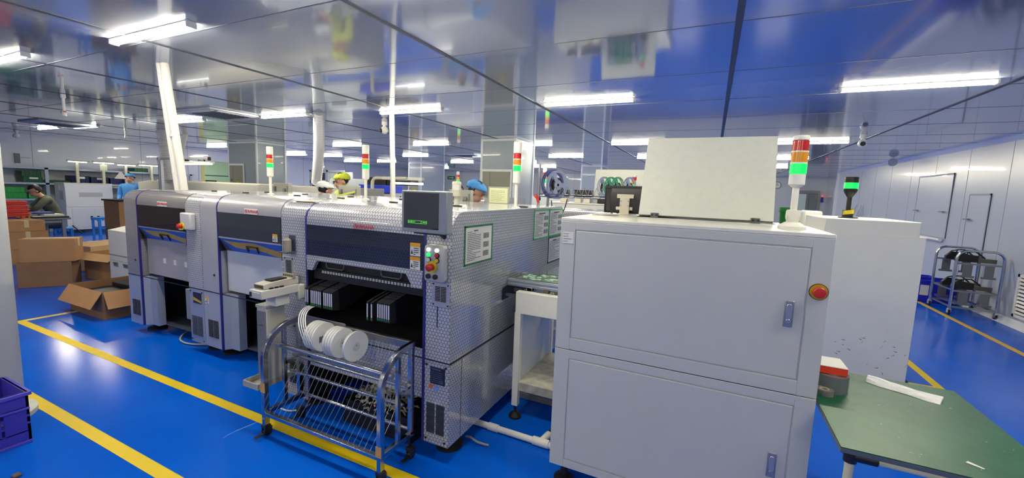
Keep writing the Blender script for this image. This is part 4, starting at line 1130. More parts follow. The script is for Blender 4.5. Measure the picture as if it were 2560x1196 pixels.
# ------------------------------------------------------------------ white machine beyond the table
wm = thing('white_machine', 'plain white scuffed machine behind the green table carrying a dark post lamp', 'machine', (1.3, 5.0, 0))
obj('machine_body', MB().box(.80, 1.632, 4.616, 5.9, .06, 1.318), M('worn_white', (234, 235, 228), .4, noise=.03, nscale=4), wm, bev=.004)
obj('top_cover', MB().box(.93, 1.59, 4.62, 5.5, 1.318, 1.448), white, wm, bev=.006)
obj('joint', MB().box(.80, 1.636, 4.612, 5.9, 1.314, 1.322), white, wm)
k = MB(); rnd = random.Random(6)
for i in range(22):
    x, z = rnd.uniform(1.1, 1.62), rnd.uniform(.12, .42); l = rnd.uniform(.01, .035); a = rnd.uniform(-1.2, 1.2)
    k.prism([(x, z), (x + l * math.cos(a), z + l * math.sin(a)), (x + l * math.cos(a) + .002, z + l * math.sin(a) + .006)], 'y', 4.6145, 4.616)
obj('scuff_mark', k, M('scuff_dark', (70, 70, 66), .7), wm, smooth=False)
obj('top_box', MB().box(.92, 1.09, 5.55, 5.8, 1.318, 1.49), white, wm, bev=.02)
for x in (.86, 1.62): obj('levelling_foot', MB().cyl((x, 4.68, 0), (x, 4.68, .06), .05, 18), rubber, wm)
pl = obj('post_lamp', MB().cyl((1.16, 4.92, 1.448), (1.16, 4.92, 1.458), .075, 24).cyl((1.155, 4.92, 1.458), (1.155, 4.92, 1.52), .042, 18).cyl((1.155, 4.92, 1.52), (1.155, 4.92, 1.64), .019, 14).lathe([(.02, 0), (.045, .045), (.052, .06), (.052, .19), (.0, .19)], (1.155, 4.92, 1.64), 24), dark, wm)
obj('green_lens', MB().cyl((1.155, 4.92, 1.722), (1.155, 4.92, 1.777), .054, 24), lens_green_on, pl)
obj('yellow_wrap', MB().strip(lambda s: (1.155 + .045 * math.cos(3.6 + s * 4.4), 4.92 + .045 * math.sin(3.6 + s * 4.4), 1.478 + .03 * s), lambda s: (1.155 + .042 * math.cos(3.6 + s * 4.4), 4.92 + .042 * math.sin(3.6 + s * 4.4), 1.515 + .03 * s), 20, (0, -.002, 0)), yplas, pl)

# ------------------------------------------------------------------ people
skin = M('skin', (206, 156, 128), .5)
hair_m = M('black_hair', (20, 18, 20), .5)
eye_m = M('eye_dark', (24, 20, 20), .3)
mouth_m = M('mouth_red', (150, 76, 70), .5)

def seg_d(p, a, b_):
    d = b_ - a; t = max(0, min(1, (p - a).dot(d) / max(d.length_squared, 1e-9))); return (p - a - d * t).length

def person(label, loc, rz, J, shirt, trousers, head_pitch=0., head_turn=0., cap=None, hairlen=.06, group=None, scale=1., glasses=False):
    """J: joint positions (facing -y, own left at +x). One continuous body; clothes are shells over it."""
    V = {k: Vector(v) * scale for k, v in J.items()}
    names = list(V)
    links = [('pelvis', 'waist'), ('waist', 'chest'), ('chest', 'neck'), ('neck', 'skull')]
    for s in 'LR':
        links += [('chest', 'sh' + s), ('sh' + s, 'el' + s), ('el' + s, 'wr' + s), ('wr' + s, 'pa' + s), ('pelvis', 'hip' + s), ('hip' + s, 'kn' + s), ('kn' + s, 'an' + s), ('an' + s, 'to' + s)]
    rad = dict(pelvis=(.15, .115), waist=(.135, .105), chest=(.15, .11), neck=(.054, .054), skull=(.05, .05), sh=(.062, .062), el=(.045, .045), wr=(.03, .027), pa=(.036, .02), hip=(.088, .088), kn=(.062, .062), an=(.043, .043), to=(.042, .03))
    me = bpy.data.meshes.new('b'); me.from_pydata([V[n] for n in names], [(names.index(a), names.index(b_)) for a, b_ in links], [])
    o = bpy.data.objects.new('b', me); COL.objects.link(o)
    o.modifiers.new('s', 'SKIN'); me.skin_vertices.new(name='') if not me.skin_vertices else None
    for i, n in enumerate(names):
        k = n if n in rad else n[:-1]; r = rad[k]
        me.skin_vertices[0].data[i].radius = (r[0] * scale, r[1] * scale)
        me.skin_vertices[0].data[i].use_root = n == 'pelvis'
    sb = o.modifiers.new('u', 'SUBSURF'); sb.levels = 2; sb.render_levels = 2
    dg = bpy.context.evaluated_depsgraph_get(); dg.update()
    ev = bpy.data.meshes.new_from_object(o.evaluated_get(dg))
    mb = MB(); mb.add([tuple(v.co) for v in ev.vertices], [tuple(p.vertices) for p in ev.polygons])
    bpy.data.objects.remove(o); bpy.data.meshes.remove(ev); bpy.data.meshes.remove(me)
    # head on the neck: skull, jaw, nose, ears
    HC = V['skull']
    HM = Matrix.Translation(HC) @ Matrix.Rotation(head_turn, 4, 'Z') @ Matrix.Rotation(head_pitch, 4, 'X') @ Matrix.Scale(scale, 4)
    h = MB().ball((0, .005, .035), .1, (.76, .95, 1.0), 24, 18).ball((0, -.03, -.04), .07, (.80, .95, .98), 20, 14)
    h.add(*(lambda m: (m.v, m.f))(MB().cyl((0, -.092, .012), (0, -.112, -.022), .008, 10, .014)))
    h.ball((0, -.108, -.022), .013, (1.2, .9, .8), 10, 8)
    for sx in (-1, 1): h.ball((sx * .077, .01, -.005), .026, (.4, .7, 1.15), 10, 8)
    h.xf(HM); mb.add(h.v, h.f)
    # hands: five fingers
    for s in 'LR':
        w0, p0 = V['wr' + s], V['pa' + s]; d = (p0 - w0).normalized(); sd = d.orthogonal().normalized(); up = d.cross(sd)
        for i, (ln, off) in enumerate(((.062, -.027), (.072, -.009), (.068, .009), (.052, .026))):
            a = p0 + sd * off * scale + d * .02; mb.tube([a, a + d * ln * .5 * scale, a + (d * ln * .9 + up * .014) * scale], [.0095 * scale, .009 * scale, .0075 * scale], 8)
        a = w0 + d * .025 + sd * -.022 * scale; mb.tube([a, a + (d * .03 - sd * .025) * scale, a + (d * .06 - sd * .03 + up * .01) * scale], [.012, .011, .008], 8)
    t = thing('person', label, 'person', loc, rz, group)
    tmp = obj('tmp', mb, skin, None, local=True)
    rm = tmp.modifiers.new('r', 'REMESH'); rm.mode = 'VOXEL'; rm.voxel_size = .009
    sm = tmp.modifiers.new('sm', 'SMOOTH'); sm.factor = .5; sm.iterations = 2
    dg = bpy.context.evaluated_depsgraph_get(); dg.update()
    body = bpy.data.meshes.new_from_object(tmp.evaluated_get(dg)); bpy.data.objects.remove(tmp)
    body.name = 'body'; body.shade_smooth(); body.materials.clear(); body.materials.append(skin)
    bo = bpy.data.objects.new('body', body); COL.objects.link(bo); bo.parent = t
    # clothes
    regs = {}
    for n, segs in (('head', [('neck', 'skull')]), ('shirt', [('pelvis', 'waist'), ('waist', 'chest'), ('chest', 'neck')] + [(a + s, b_ + s) for s in 'LR' for a, b_ in (('sh', 'el'), ('el', 'wr'))] + [('chest', 'shL'), ('chest', 'shR')]),
                    ('hand', [('wr' + s, 'pa' + s) for s in 'LR']), ('trousers', [('pelvis', 'hip' + s) for s in 'LR'] + [(a + s, b_ + s) for s in 'LR' for a, b_ in (('hip', 'kn'), ('kn', 'an'))]), ('shoes', [('an' + s, 'to' + s) for s in 'LR'])):
        regs[n] = [(V[a], V[b_]) for a, b_ in segs]
    hc = HM @ Vector((0, 0, 0)); fac = {}
    vs = [v.co.copy() for v in body.vertices]; ns = [v.normal.copy() for v in body.vertices]
    for p in body.polygons:
        c = p.center
        if (c - hc).length < .155 * scale and c.z > V['neck'].z + .02: k = 'head'
        else: k = min(regs, key=lambda n: min(seg_d(c, a, b_) for a, b_ in regs[n]))
        fac.setdefault(k, []).append(tuple(p.vertices))
    for n, m, off in (('shirt', shirt, .012), ('trousers', trousers, .010), ('shoes', dark, .006)):
        if n not in fac: continue
        ids = sorted({i for q in fac[n] for i in q}); mp = {i: j for j, i in enumerate(ids)}
        k = MB(); k.add([vs[i] + ns[i] * off for i in ids], [tuple(mp[i] for i in q) for q in fac[n]])
        obj(n, k, m, t, local=True, solid=.008)
    # hair, eyes, brows, mouth, cap
    if hairlen:
        k = MB().ball((0, .012, .04), .108, (.80, .97, 1.0), 26, 20, keep=lambda x, y, z: (z > .035 and y > -.085 - .3 * (z - .035)) or (y > -.01 and z > -.04 - hairlen + .2 * max(0, -y)))
        obj('hair', k.xf(HM), hair_m, t, local=True, solid=.012)
    k = MB(); e2 = MB(); e3 = MB()
    for sx in (-1, 1):
        k.ball((sx * .032, -.088, .015), .011, (1.2, .5, .6), 10, 8)
        e2.box(sx * .032 - .017, sx * .032 + .017, -.098, -.088, .033, .039)
    obj('eye', k.xf(HM), eye_m, t, local=True); obj('eyebrow', e2.xf(HM), hair_m, t, local=True)
    obj('mouth', MB().ball((0, -.093, -.055), .02, (1, .35, .28), 12, 8).xf(HM), mouth_m, t, local=True)
    if glasses:
        g = MB()
        for sx in (-1, 1): g.tube([Vector((sx * .033 + .022 * math.cos(a), -.104, .012 + .016 * math.sin(a))) for a in [i * math.pi / 6 for i in range(12)]], .0022, 6, closed=True).cyl((sx * .055, -.102, .015), (sx * .08, .0, .012), .002, 6)
        obj('glasses', g.xf(HM), dark, t, local=True)
    if cap:
        k = MB().ball((0, .018, .052), .13, (.80, 1.02, .70), 26, 16, keep=lambda x, y, z: z > -.012 - .30 * y)
        v2 = []
        for (x, y, z) in k.v:
            v2.append((x, y, z + .006 * math.sin(x * 90) * math.sin(y * 70)))
        k.v = v2; obj('cap', k.xf(HM), cap, t, local=True, solid=.004)
    return t

def standing(**k):
    J = dict(pelvis=(0, 0, .93), waist=(0, .005, 1.10), chest=(0, .0, 1.29), neck=(0, .005, 1.44), skull=(0, -.01, 1.56))
    for s, q in (('L', 1), ('R', -1)):
        J.update({'sh' + s: (q * .185, 0, 1.385), 'el' + s: (q * .23, .01, 1.12), 'wr' + s: (q * .2, -.16, .98), 'pa' + s: (q * .18, -.24, .97), 'hip' + s: (q * .095, 0, .88), 'kn' + s: (q * .1, -.02, .48), 'an' + s: (q * .1, .02, .08), 'to' + s: (q * .12, -.13, .035)})
    J.update(k); return J

def seated(**k):
    J = dict(pelvis=(0, 0, .53), waist=(0, -.03, .70), chest=(0, -.12, .88), neck=(0, -.20, 1.02), skull=(0, -.27, 1.12))
    for s, q in (('L', 1), ('R', -1)):
        J.update({'sh' + s: (q * .19, -.15, .97), 'el' + s: (q * .25, -.30, .80), 'wr' + s: (q * .15, -.50, .80), 'pa' + s: (q * .12, -.58, .80), 'hip' + s: (q * .1, -.02, .50), 'kn' + s: (q * .13, -.44, .50), 'an' + s: (q * .13, -.42, .08), 'to' + s: (q * .14, -.57, .035)})
    J.update(k); return J

blue_gown = M('blue_work_gown', (70, 140, 214), .7); blue_cap = M('blue_cap', (72, 146, 214), .7)
jean = M('dark_trousers', (48, 54, 72), .8)
green_jk = M('olive_jacket', (92, 98, 82), .8, noise=.08, nscale=20)
ycap = M('lime_cap', (186, 198, 50), .7); ygown = M('lime_gown', (200, 206, 90), .7)
wcap = M('white_cap', (226, 228, 232), .7)
# seated man at the desk, facing the red trays (towards -y)
person('man in an olive jacket and glasses seated bent over the desk by the red trays', (-12.78, 4.03, 0), R_(-8), seated(pelvis=(0, 0, .55), waist=(0, -.06, .72), chest=(0, -.17, .96), neck=(0, -.25, 1.10), skull=(0, -.33, 1.21), shL=(.19, -.2, 1.06), shR=(-.19, -.2, 1.06), elL=(.26, -.38, .86), elR=(-.26, -.38, .86)), green_jk, jean, head_pitch=R_(28), glasses=True, hairlen=.05)
person('woman in a blue cap and blue gown standing by the far work bench', (-13.4, 5.55, 0), R_(48), standing(), blue_gown, jean, cap=blue_cap, hairlen=.04, scale=.985)
person('person in a white cap seen from behind beyond the plain silver machine', (-5.05, 4.31, 0), R_(165), standing(skull=(0, -.03, 1.555)), M('white_gown', (216, 220, 226), .7), jean, cap=wcap, hairlen=.03, scale=.955, head_pitch=R_(18))
person('person in a lime yellow cap looking down beside the white capped worker', (-5.40, 5.0, 0), R_(-18), standing(skull=(0, -.03, 1.555)), ygown, jean, cap=ycap, hairlen=.02, scale=1.045, head_pitch=R_(14))
person('person in a blue cap bending over, seen from the side behind the grey rear monitor', (-2.76, 4.42, 0), R_(105), standing(chest=(0, -.05, 1.27), neck=(0, -.09, 1.41), skull=(0, -.15, 1.50)), blue_gown, jean, cap=blue_cap, hairlen=.07, scale=1.03, head_pitch=R_(30))
person('dark haired person mostly hidden behind the clear beacon', (-4.6, 7.2, 0), R_(20), standing(elL=(.27, -.02, 1.2), wrL=(.3, -.12, 1.45), paL=(.3, -.13, 1.53)), blue_gown, jean, hairlen=.05, scale=.985)

# ------------------------------------------------------------------ cartons and things in front of the desk
def carton(name, label, c, sz, rz=0., m=card, flaps=None, group=None, tape=True, hollow=False):
    """c: centre of the base; sz: size. hollow cartons stand open with their flaps folded out at the given angles."""
    t = thing(name, label, 'box', c, rz, group); w, d, h = sz[0] / 2, sz[1] / 2, sz[2]
    if not hollow:
        obj('carton', MB().box(-w, w, -d, d, 0, h), m, t, local=True, bev=.004)
        obj('flap_seam', MB().box(-w * .99, w * .99, -.004, .004, h - .001, h + .001), card_dk, t, local=True)
        if tape: obj('packing_tape', MB().box(-w * 1.002, w * 1.002, -.03, .03, h, h + .0015).box(w, w + .001, -.03, .03, h - .12, h + .001), M('packing_tape', (206, 186, 150), .3), t, local=True)
    else:
        k = .006
        obj('carton', MB().box(-w, w, -d, d, 0, .01).box(-w, w, -d, -d + k, .01, h).box(-w, w, d - k, d, .01, h).box(-w, -w + k, -d + k, d - k, .01, h).box(w - k, w, -d + k, d - k, .01, h), m, t, local=True)
        L_ = min(w, d) * .62
        for side_, a in flaps.items():
            mb = MB().box(-1, 1, 0, L_, -.003, .003)
            ln = d if side_[1] == 'x' else w
            mb.v = [(x * ln * .98, y, z) for x, y, z in mb.v]
            mb.xf(Matrix.Rotation(a, 4, 'X'))
            ang = {'-y': math.pi, '+y': 0, '+x': -math.pi / 2, '-x': math.pi / 2}[side_]
            mb.xf(Matrix.Rotation(ang, 4, 'Z'))
            off = {'-y': (0, -d, h), '+y': (0, d, h), '+x': (w, 0, h), '-x': (-w, 0, h)}[side_]
            obj('flap', mb.xf(Matrix.Translation(off)), card_lt if a > -.6 else card, t, local=True)
    return t
oc = carton('cardboard_box', 'open cardboard box with folded out flaps and black trays beside the far machine', (-6.34, 2.47, 0), (.80, .64, .31), 0, card_dk, {'-y': R_(-58), '+x': R_(-62)}, hollow=True)
tb_ = MB().box(-.3, .3, -.26, .26, .02, .20)
single('black_tray', MB().box(-6.66, -6.08, 2.20, 2.70, .02, .235).box(-6.64, -6.1, 2.5, 2.68, .235, .285), dark, 'black foam trays packed inside the open cardboard box', 'tray', bev=.01)
def wquad(name, label, pts, h, m, z0=0., **k):
    """carton standing on four measured floor corners"""
    c = Vector((sum(p[0] for p in pts) / 4, sum(p[1] for p in pts) / 4, z0)); d = Vector(pts[1]) - Vector(pts[0]); rz = math.atan2(d[1], d[0])
    e = (Vector(pts[3]) - Vector(pts[0])).length
    return carton(name, label, c, (d.length, e, h), rz, m, **k)
q = lambda a, b_, dep: (a, b_, (b_[0] + dep * (-(b_[1] - a[1])) / math.dist(a, b_), b_[1] + dep * (b_[0] - a[0]) / math.dist(a, b_)), (a[0] + dep * (-(b_[1] - a[1])) / math.dist(a, b_), a[1] + dep * (b_[0] - a[0]) / math.dist(a, b_)))
wquad('cardboard_box', 'worn brown box on the floor under the lighter closed carton', q((-8.51, 2.21), (-8.20, 2.66), .34), .352, card_dk, tape=False)
wquad('cardboard_box', 'clean closed carton lying on top of the worn brown box', q((-8.49, 2.24), (-8.17, 2.70), .30), .322, card, .354)
carton('cardboard_box', 'half open box with a wide bent flap between the carton stack and the white cabinet', (-8.36, 3.27, 0), (.74, .5, .40), R_(10), card, {'-y': R_(-32), '+x': R_(-30), '-x': R_(-12)}, hollow=True)
carton('cardboard_box', 'long flat box lying behind the half open box', (-9.6, 3.55, 0), (.7, .9, .42), R_(15), card_lt)
for i, (z, h, s_) in enumerate(((0, .26, .56), (.262, .30, .54), (.564, .19, .5))):
    carton('cardboard_box', ['lowest', 'middle', 'topmost'][i] + ' carton of the stack standing against the desk end', (-11.05, 2.95, z), (s_, s_ * .95, h), R_(6), card)
for i, (z, h_, lb, mm) in enumerate(((0, .45, 'worn carton at the bottom of the pair between the box machine and the far machine', card_dk), (.452, .62, 'tall carton with a black lid, on the worn one beside the woman in blue', card))):
    cc = carton('cardboard_box', lb, (-11.72, 4.74, z), (.55, .5, h_), R_(4), mm)
    if i: obj('black_lid', MB().box(-.30, .30, -.28, .28, .60, .635), dark, cc, local=True)
single('open_carton_lid', MB().prism([(-9.3, 3.9), (-8.6, 3.7), (-8.5, 4.1), (-9.2, 4.3)], 'z', .002, .012), card_lt, 'loose flat cardboard sheet on the floor behind the half open box', 'cardboard')

# white loader cabinet at the end of the line
wc = thing('white_cabinet', 'white cabinet with two recessed handles beside the far filmed machine', 'cabinet', (-6.9, 3.2, 0))
obj('cabinet_body', MB().box(-7.58, -6.2, 2.85, 3.7, .04, .837).prism([(2.85, .837), (3.7, .837), (3.7, .98), (3.5, .98)], 'x', -7.58, -6.2), M('cabinet_white', (208, 210, 206), .4), wc, bev=.004)
obj('joint', MB().box(-7.581, -6.2, 2.847, 2.85, .49, .505).box(-7.581, -6.2, 2.847, 2.85, .42, .423), M('joint_grey', (130, 134, 138), .5), wc)
for x in (-7.46, -7.19):
    hd = obj('recessed_handle', MB().box(x, x + .12, 2.842, 2.85, .345, .40), M('handle_grey', (120, 124, 128), .4), wc, bev=.003)
    obj('handle_lip', MB().box(x + .01, x + .11, 2.830, 2.843, .382, .395), steel_dull, hd)
# desk with its load
dk = thing('desk', 'grey topped desk with steel legs where the man in olive works', 'desk', (-12.0, 3.3, 0))
obj('desk_top', MB().box(-12.42, -11.5, 2.80, 3.78, .70, .735), M('desk_grey', (120, 124, 124), .5), dk, bev=.004)
for x, y in ((-11.55, 3.68), (-11.55, 2.86), (-12.37, 3.68), (-12.37, 2.86)): obj('leg', MB().box(x - .025, x + .025, y - .025, y + .025, 0, .70), M('desk_leg', (132, 144, 158), .4), dk)
obj('stretcher', MB().box(-11.56, -11.54, 2.86, 3.68, .64, .68).box(-12.37, -11.55, 3.67, 3.69, .64, .68), M('desk_leg', (132, 144, 158), .4), dk)
tray_r = M('red_tray_plastic', (206, 52, 48), .45)
tz = .77
for i in range(4):
    t = thing('red_tray', ['bottom', 'second lowest', 'second highest', 'topmost'][i] + ' red plastic tray of the stack on the desk', 'tray', (-11.72 - .02 * (i % 2), 3.02 + .01 * (4 - i), tz))
    obj('tray', MB().box(-.2, .2, -.17, .17, 0, .008).box(-.2, .2, -.17, -.155, .008, .058).box(-.2, .2, .155, .17, .008, .058).box(-.2, -.185, -.155, .155, .008, .058).box(.185, .2, -.155, .155, .008, .058), tray_r, t, local=True, bev=.004)
    obj('rim', MB().tube([(-.21, -.18, .058), (.21, -.18, .058), (.21, .18, .058), (-.21, .18, .058)], .012, 8, closed=True), M('red_rim', (222, 72, 64), .4), t, local=True)
    tz += .0735
single('purple_bin', MB().box(-11.6, -11.55, 2.9, 3.06, .736, .768), M('purple_plastic', (70, 50, 150), .4), 'flat purple piece under the red trays on the desk', 'bin')
single('orange_pot', MB().lathe([(0, 0), (.03, 0), (.034, .055), (0, .055)], (-11.53, 3.14, .736), 16), M('orange_plastic', (236, 100, 40), .4), 'small orange pot at the desk edge by the red trays', 'pot')
single('yellow_pot', MB().lathe([(0, 0), (.018, 0), (.018, .06), (0, .06)], (-11.53, 3.22, .736), 14), M('ochre_plastic', (180, 140, 60), .4), 'small ochre pot next to the orange pot', 'pot')
nb = thing('work_board', 'black board with white sheets lying on the desk before the seated man', 'board', (-11.75, 3.5, .735))
obj('board', MB().box(-11.9, -11.51, 3.26, 3.76, .736, .765), dark, nb, bev=.004)
obj('sheet', MB().box(-11.88, -11.53, 3.28, 3.42, .766, .769).box(-11.9, -11.6, 3.44, 3.72, .766, .80), paper, nb)
obj('blue_folder', MB().box(-12.0, -11.72, 3.3, 3.62, .80, .835), royal, nb)

def stool(loc, label, rz=0., h=.46, s=1.):
    t = thing('plastic_stool', label, 'stool', loc, rz)
    obj('seat', MB().box(-.15 * s, .15 * s, -.15 * s, .15 * s, h - .03, h), bluep, t, local=True, bev=.014)
    for x in (-1, 1):
        for y in (-1, 1):
            obj('leg', MB().prism([(.145 * x * s, y * .145 * s), (.10 * x * s, y * .145 * s), (.10 * x * s, y * .125 * s), (.125 * x * s, y * .10 * s), (.145 * x * s, y * .10 * s)], 'z', 0, h - .025), bluep, t, local=True)
    rl = MB()
    for a in range(4):
        m = MB().box(-.1 * s, .1 * s, .128 * s, .142 * s, h * .36, h * .44).prism([(-.075 * s, h - .09), (-.03 * s, h - .055), (.03 * s, h - .055), (.075 * s, h - .09), (.09 * s, h - .02), (-.09 * s, h - .02)], 'y', .128 * s, .145 * s)
        m.xf(Matrix.Rotation(a * math.pi / 2, 4, 'Z')); rl.add(m.v, m.f)
    obj('side_arch', rl, bluep, t, local=True)
    return t
stool((-12.78, 4.06, 0), 'blue plastic stool the man in olive sits on', R_(-14), .43)
stool((-14.9, 5.52, 0), 'empty blue plastic stool in front of the white box machine', R_(5), .47, 1.15)

# white box machine against the shelves
bm = thing('box_machine', 'white two-door box machine near the shelves behind the blue stool', 'machine', (-15.95, 5.55, 0))
obj('machine_body', MB().prism([(-15.62, .72), (-15.62, 1.20), (-15.65, 1.345), (-16.25, 1.345), (-16.25, .72)], 'y', 5.06, 6.05).box(-16.25, -15.60, 5.05, 6.06, .10, .715), M('machine_white', (212, 216, 222), .4), bm, bev=.004)
for y0, y1, hy in ((5.16, 5.60, 5.52), (5.62, 6.02, 5.66)):
    d = obj('door', MB().box(-15.602, -15.592, y0, y1, .16, .67), M('door_white', (204, 210, 220), .4), bm, bev=.002)
    obj('handle', MB().box(-15.594, -15.588, hy, hy + .05, .36, .46), dark, d)
obj('vent_panel', MB().box(-15.622, -15.617, 5.33, 5.82, .99, 1.11), M('vent_grey', (176, 180, 184), .5), bm)
obj('rating_label', MB().box(-15.622, -15.617, 5.88, 5.97, .80, .86), M('label_grey', (150, 152, 156), .5), bm)
obj('top_edge', MB().box(-16.26, -15.64, 5.05, 6.06, 1.345, 1.365), M('top_cream', (226, 228, 200), .4), bm)
obj('side_sheet', MB().box(-16.22, -15.95, 5.055, 5.058, 1.17, 1.33), M('cream_sheet', (222, 228, 196), .5), bm)
obj('side_door', MB().box(-15.95, -15.70, 5.052, 5.058, .92, 1.15), M('door_line', (176, 180, 186), .5), bm)
obj('power_cable', MB().tube([(-15.58, 5.14, .22), (-15.55, 5.16, .18), (-15.52, 5.25, .06), (-15.5, 5.3, .012)], .014, 8), dark, bm)
for x, y in ((-16.2, 5.15), (-15.7, 5.15), (-16.2, 5.95), (-15.7, 5.95)): obj('foot', MB().cyl((x, y, 0), (x, y, .1), .03, 12), dark, bm)

# shelving along the wall, with crates
sh = thing('shelf_rack', 'long grey shelf rack along the far wall holding coloured crates', 'shelf', (-16.7, 6.2, 0))
shm = M('shelf_grey', (170, 186, 202), .4)
for y in (3.2, 4.98, 6.75, 8.5):
    obj('upright', MB().box(-16.46, -16.40, y - .035, y + .035, 0, 1.76).box(-16.92, -16.86, y - .03, y + .03, 0, 1.76), shm, sh)
for z in (.35, .86, 1.29, 1.70):
    obj('shelf_board', MB().box(-16.93, -16.40, 3.1, 8.6, z, z + .05), shm, sh, bev=.003)
wire_m = M('plug_box_grey', (110, 118, 130), .5)
single('socket_strip', MB().box(XL, XL + .03, 4.56, 4.66, 1.84, 2.10).box(XL, XL + .02, 4.66, 4.85, 1.99, 2.0), wire_m, 'grey vertical socket strip on the wall above the shelves', 'socket')
def crate(label, x, y, z, w, d, h, m, group=None, lbl=False, name='plastic_crate'):
    t = thing(name, label, 'crate', (x, y, z), 0, group); k = .012
    b = MB().box(-w / 2, w / 2, -d / 2, d / 2, 0, .01)
    for q in ((-w / 2, -w / 2 + k, -d / 2, d / 2), (w / 2 - k, w / 2, -d / 2, d / 2), (-w / 2, w / 2, -d / 2, -d / 2 + k), (-w / 2, w / 2, d / 2 - k, d / 2)): b.box(*q, .01, h)
    obj('crate', b, m, t, local=True, bev=.003)
    r = MB()
    for i in range(4): r.box(w / 2, w / 2 + .008, -d / 2 + .01, d / 2 - .01, h * (.12 + .25 * i), h * (.18 + .25 * i))
    for i in range(6): r.box(w / 2, w / 2 + .008, -d / 2 + d * i / 5.3, -d / 2 + d * i / 5.3 + .012, 0, h)
    obj('rib', r, m, t, local=True)
    if lbl: obj('label', MB().box(w / 2 + .008, w / 2 + .011, -.07, .09, h * .62, h * .9), paper, t, local=True)
    return t
gdk = M('green_crate_plastic', (14, 84, 54), .45); glt = M('bright_green_crate', (50, 170, 80), .45); nvy = M('navy_crate_plastic', (22, 30, 96), .45)
crate('dark green crate on the upper shelf, lower of two, with a white label', -16.62, 4.72, 1.341, .42, .36, .15, gdk, lbl=True)
crate('dark green crate on the upper shelf, stacked on the labelled one', -16.62, 4.70, 1.493, .42, .36, .15, gdk)
crate('shallow green crate on the upper shelf beside the upright', -16.62, 5.24, 1.341, .4, .42, .075, gdk)
crate('navy crate with a white label on the upper shelf, first beyond the green ones', -16.62, 5.66, 1.341, .42, .38, .22, nvy, lbl=True)
crate('navy crate with a white label on the upper shelf, second beyond the green ones', -16.62, 6.08, 1.341, .42, .40, .20, nvy, lbl=True)
crate('navy crate on the upper shelf behind the lamp post', -16.62, 6.50, 1.341, .42, .36, .19, nvy)
crate('bright green crate on the lower shelf, bottom of the stack behind the red trays', -16.62, 4.38, .911, .42, .42, .15, glt)
crate('bright green crate on the lower shelf, upper one of the stack behind the red trays', -16.62, 4.36, 1.063, .42, .40, .15, glt)
crate('bright green crate on the lower shelf behind the head of the seated man', -16.62, 4.76, .911, .42, .30, .16, glt)
crate('green crate standing on top of the shelf rack', -16.62, 7.1, 1.751, .42, .35, .12, gdk)
crate('dark green crate on the upper shelf towards the mint room', -16.62, 7.9, 1.341, .42, .5, .15, gdk)

# bench lamps on cream posts before the shelves
def bench_lamp(y0, y1, z, label, post=True):
    t = thing('bench_lamp', label, 'lamp', (-16.22, (y0 + y1) / 2, 0))
    obj('lamp_hood', MB().prism([(-16.28, z + .045), (-16.16, z + .045), (-16.18, z + .01), (-16.26, z + .01)], 'y', y0, y1), M('hood_cream', (206, 204, 186), .4), t)
    obj('tube', MB().cyl((-16.22, y0 + .02, z), (-16.22, y1 - .05, z), .016, 10), smallglow, t)
    ym = (y0 + y1) / 2
    obj('post', MB().box(-16.36, -16.30, ym - .03, ym + .03, 0, z + .03).box(-16.33, -16.22, ym - .02, ym + .02, z + .02, z + .045), cream, t)
bench_lamp(5.34, 5.80, 1.95, 'lamp over the work bench, nearest the seated man, on a cream post')
bench_lamp(5.88, 6.40, 1.96, 'lamp over the work bench, with a cream sheet hung on its post')
bench_lamp(6.42, 6.92, 1.93, 'lamp over the work bench, above the woman in the blue cap')
bench_lamp(6.95, 7.7, 1.96, 'lamp over the work bench, last one before the aluminium frames')
single('hung_sheet', MB().box(-16.298, -16.293, 6.06, 6.22, 1.74, 1.92), M('cream_sheet', (222, 228, 196), .5), 'cream paper sheet hanging from the second bench lamp post', 'sheet')
single('lamp_shade', MB().lathe([(.14, 0), (.14, .01), (.02, .19), (.0, .19)], (-14.8, 5.93, 1.52), 4), M('shade_beige', (206, 204, 196), .5), 'pyramid shaped beige lamp shade beside the woman in blue', 'lamp shade', smooth=False)
wbn = thing('work_bench', 'cream work bench beyond the white box machine', 'bench', (-16.05, 7.1, 0))
obj('bench_top', MB().box(-16.26, -15.5, 6.15, 8.4, 1.24, 1.28), cream, wbn)
for x, y in ((-16.22, 6.25), (-15.56, 6.25), (-16.22, 8.3), (-15.56, 8.3)): obj('leg', MB().box(x - .02, x + .02, y - .02, y + .02, 0, 1.24), cream, wbn)

# aluminium frames with lamps
def alu_frame(x, y, ln, label, lampx=None):
    t = thing('aluminium_frame', label, 'frame', (x, y, 0))
    obj('upright', MB().box(x, x + .045, y, y + .05, 0, 1.96).box(x + .075, x + .11, y, y + .05, 0, 1.95), alu, t, bev=.003)
    obj('boom', MB().box(x, x + ln, y, y + .04, 1.955, 2.0).box(x, x + .08, y - .015, y + .06, 1.94, 2.005), alu, t, bev=.003)
    obj('end_clip', MB().box(x + ln, x + ln + .035, y, y + .04, 1.94, 2.005), dark, t)
    if lampx:
        l_ = obj('lamp_hood', MB().box(lampx, lampx + .98, y - .03, y + .05, 1.885, 1.92), white, t)
        obj('tube', MB().cyl((lampx, y, 1.872), (lampx + .97, y, 1.876), .016, 10), smallglow, l_)
        obj('hanger', MB().box(lampx + .1, lampx + .22, y, y + .02, 1.91, 1.96).box(lampx + .72, lampx + .74, y, y + .02, 1.91, 1.96), dark, l_)
alu_frame(-10.27, 4.72, .45, 'aluminium frame stand without a lamp, hidden partly by the white pipes')
alu_frame(-9.75, 4.72, 1.20, 'aluminium frame stand with a lamp hanging under its boom', -9.40)
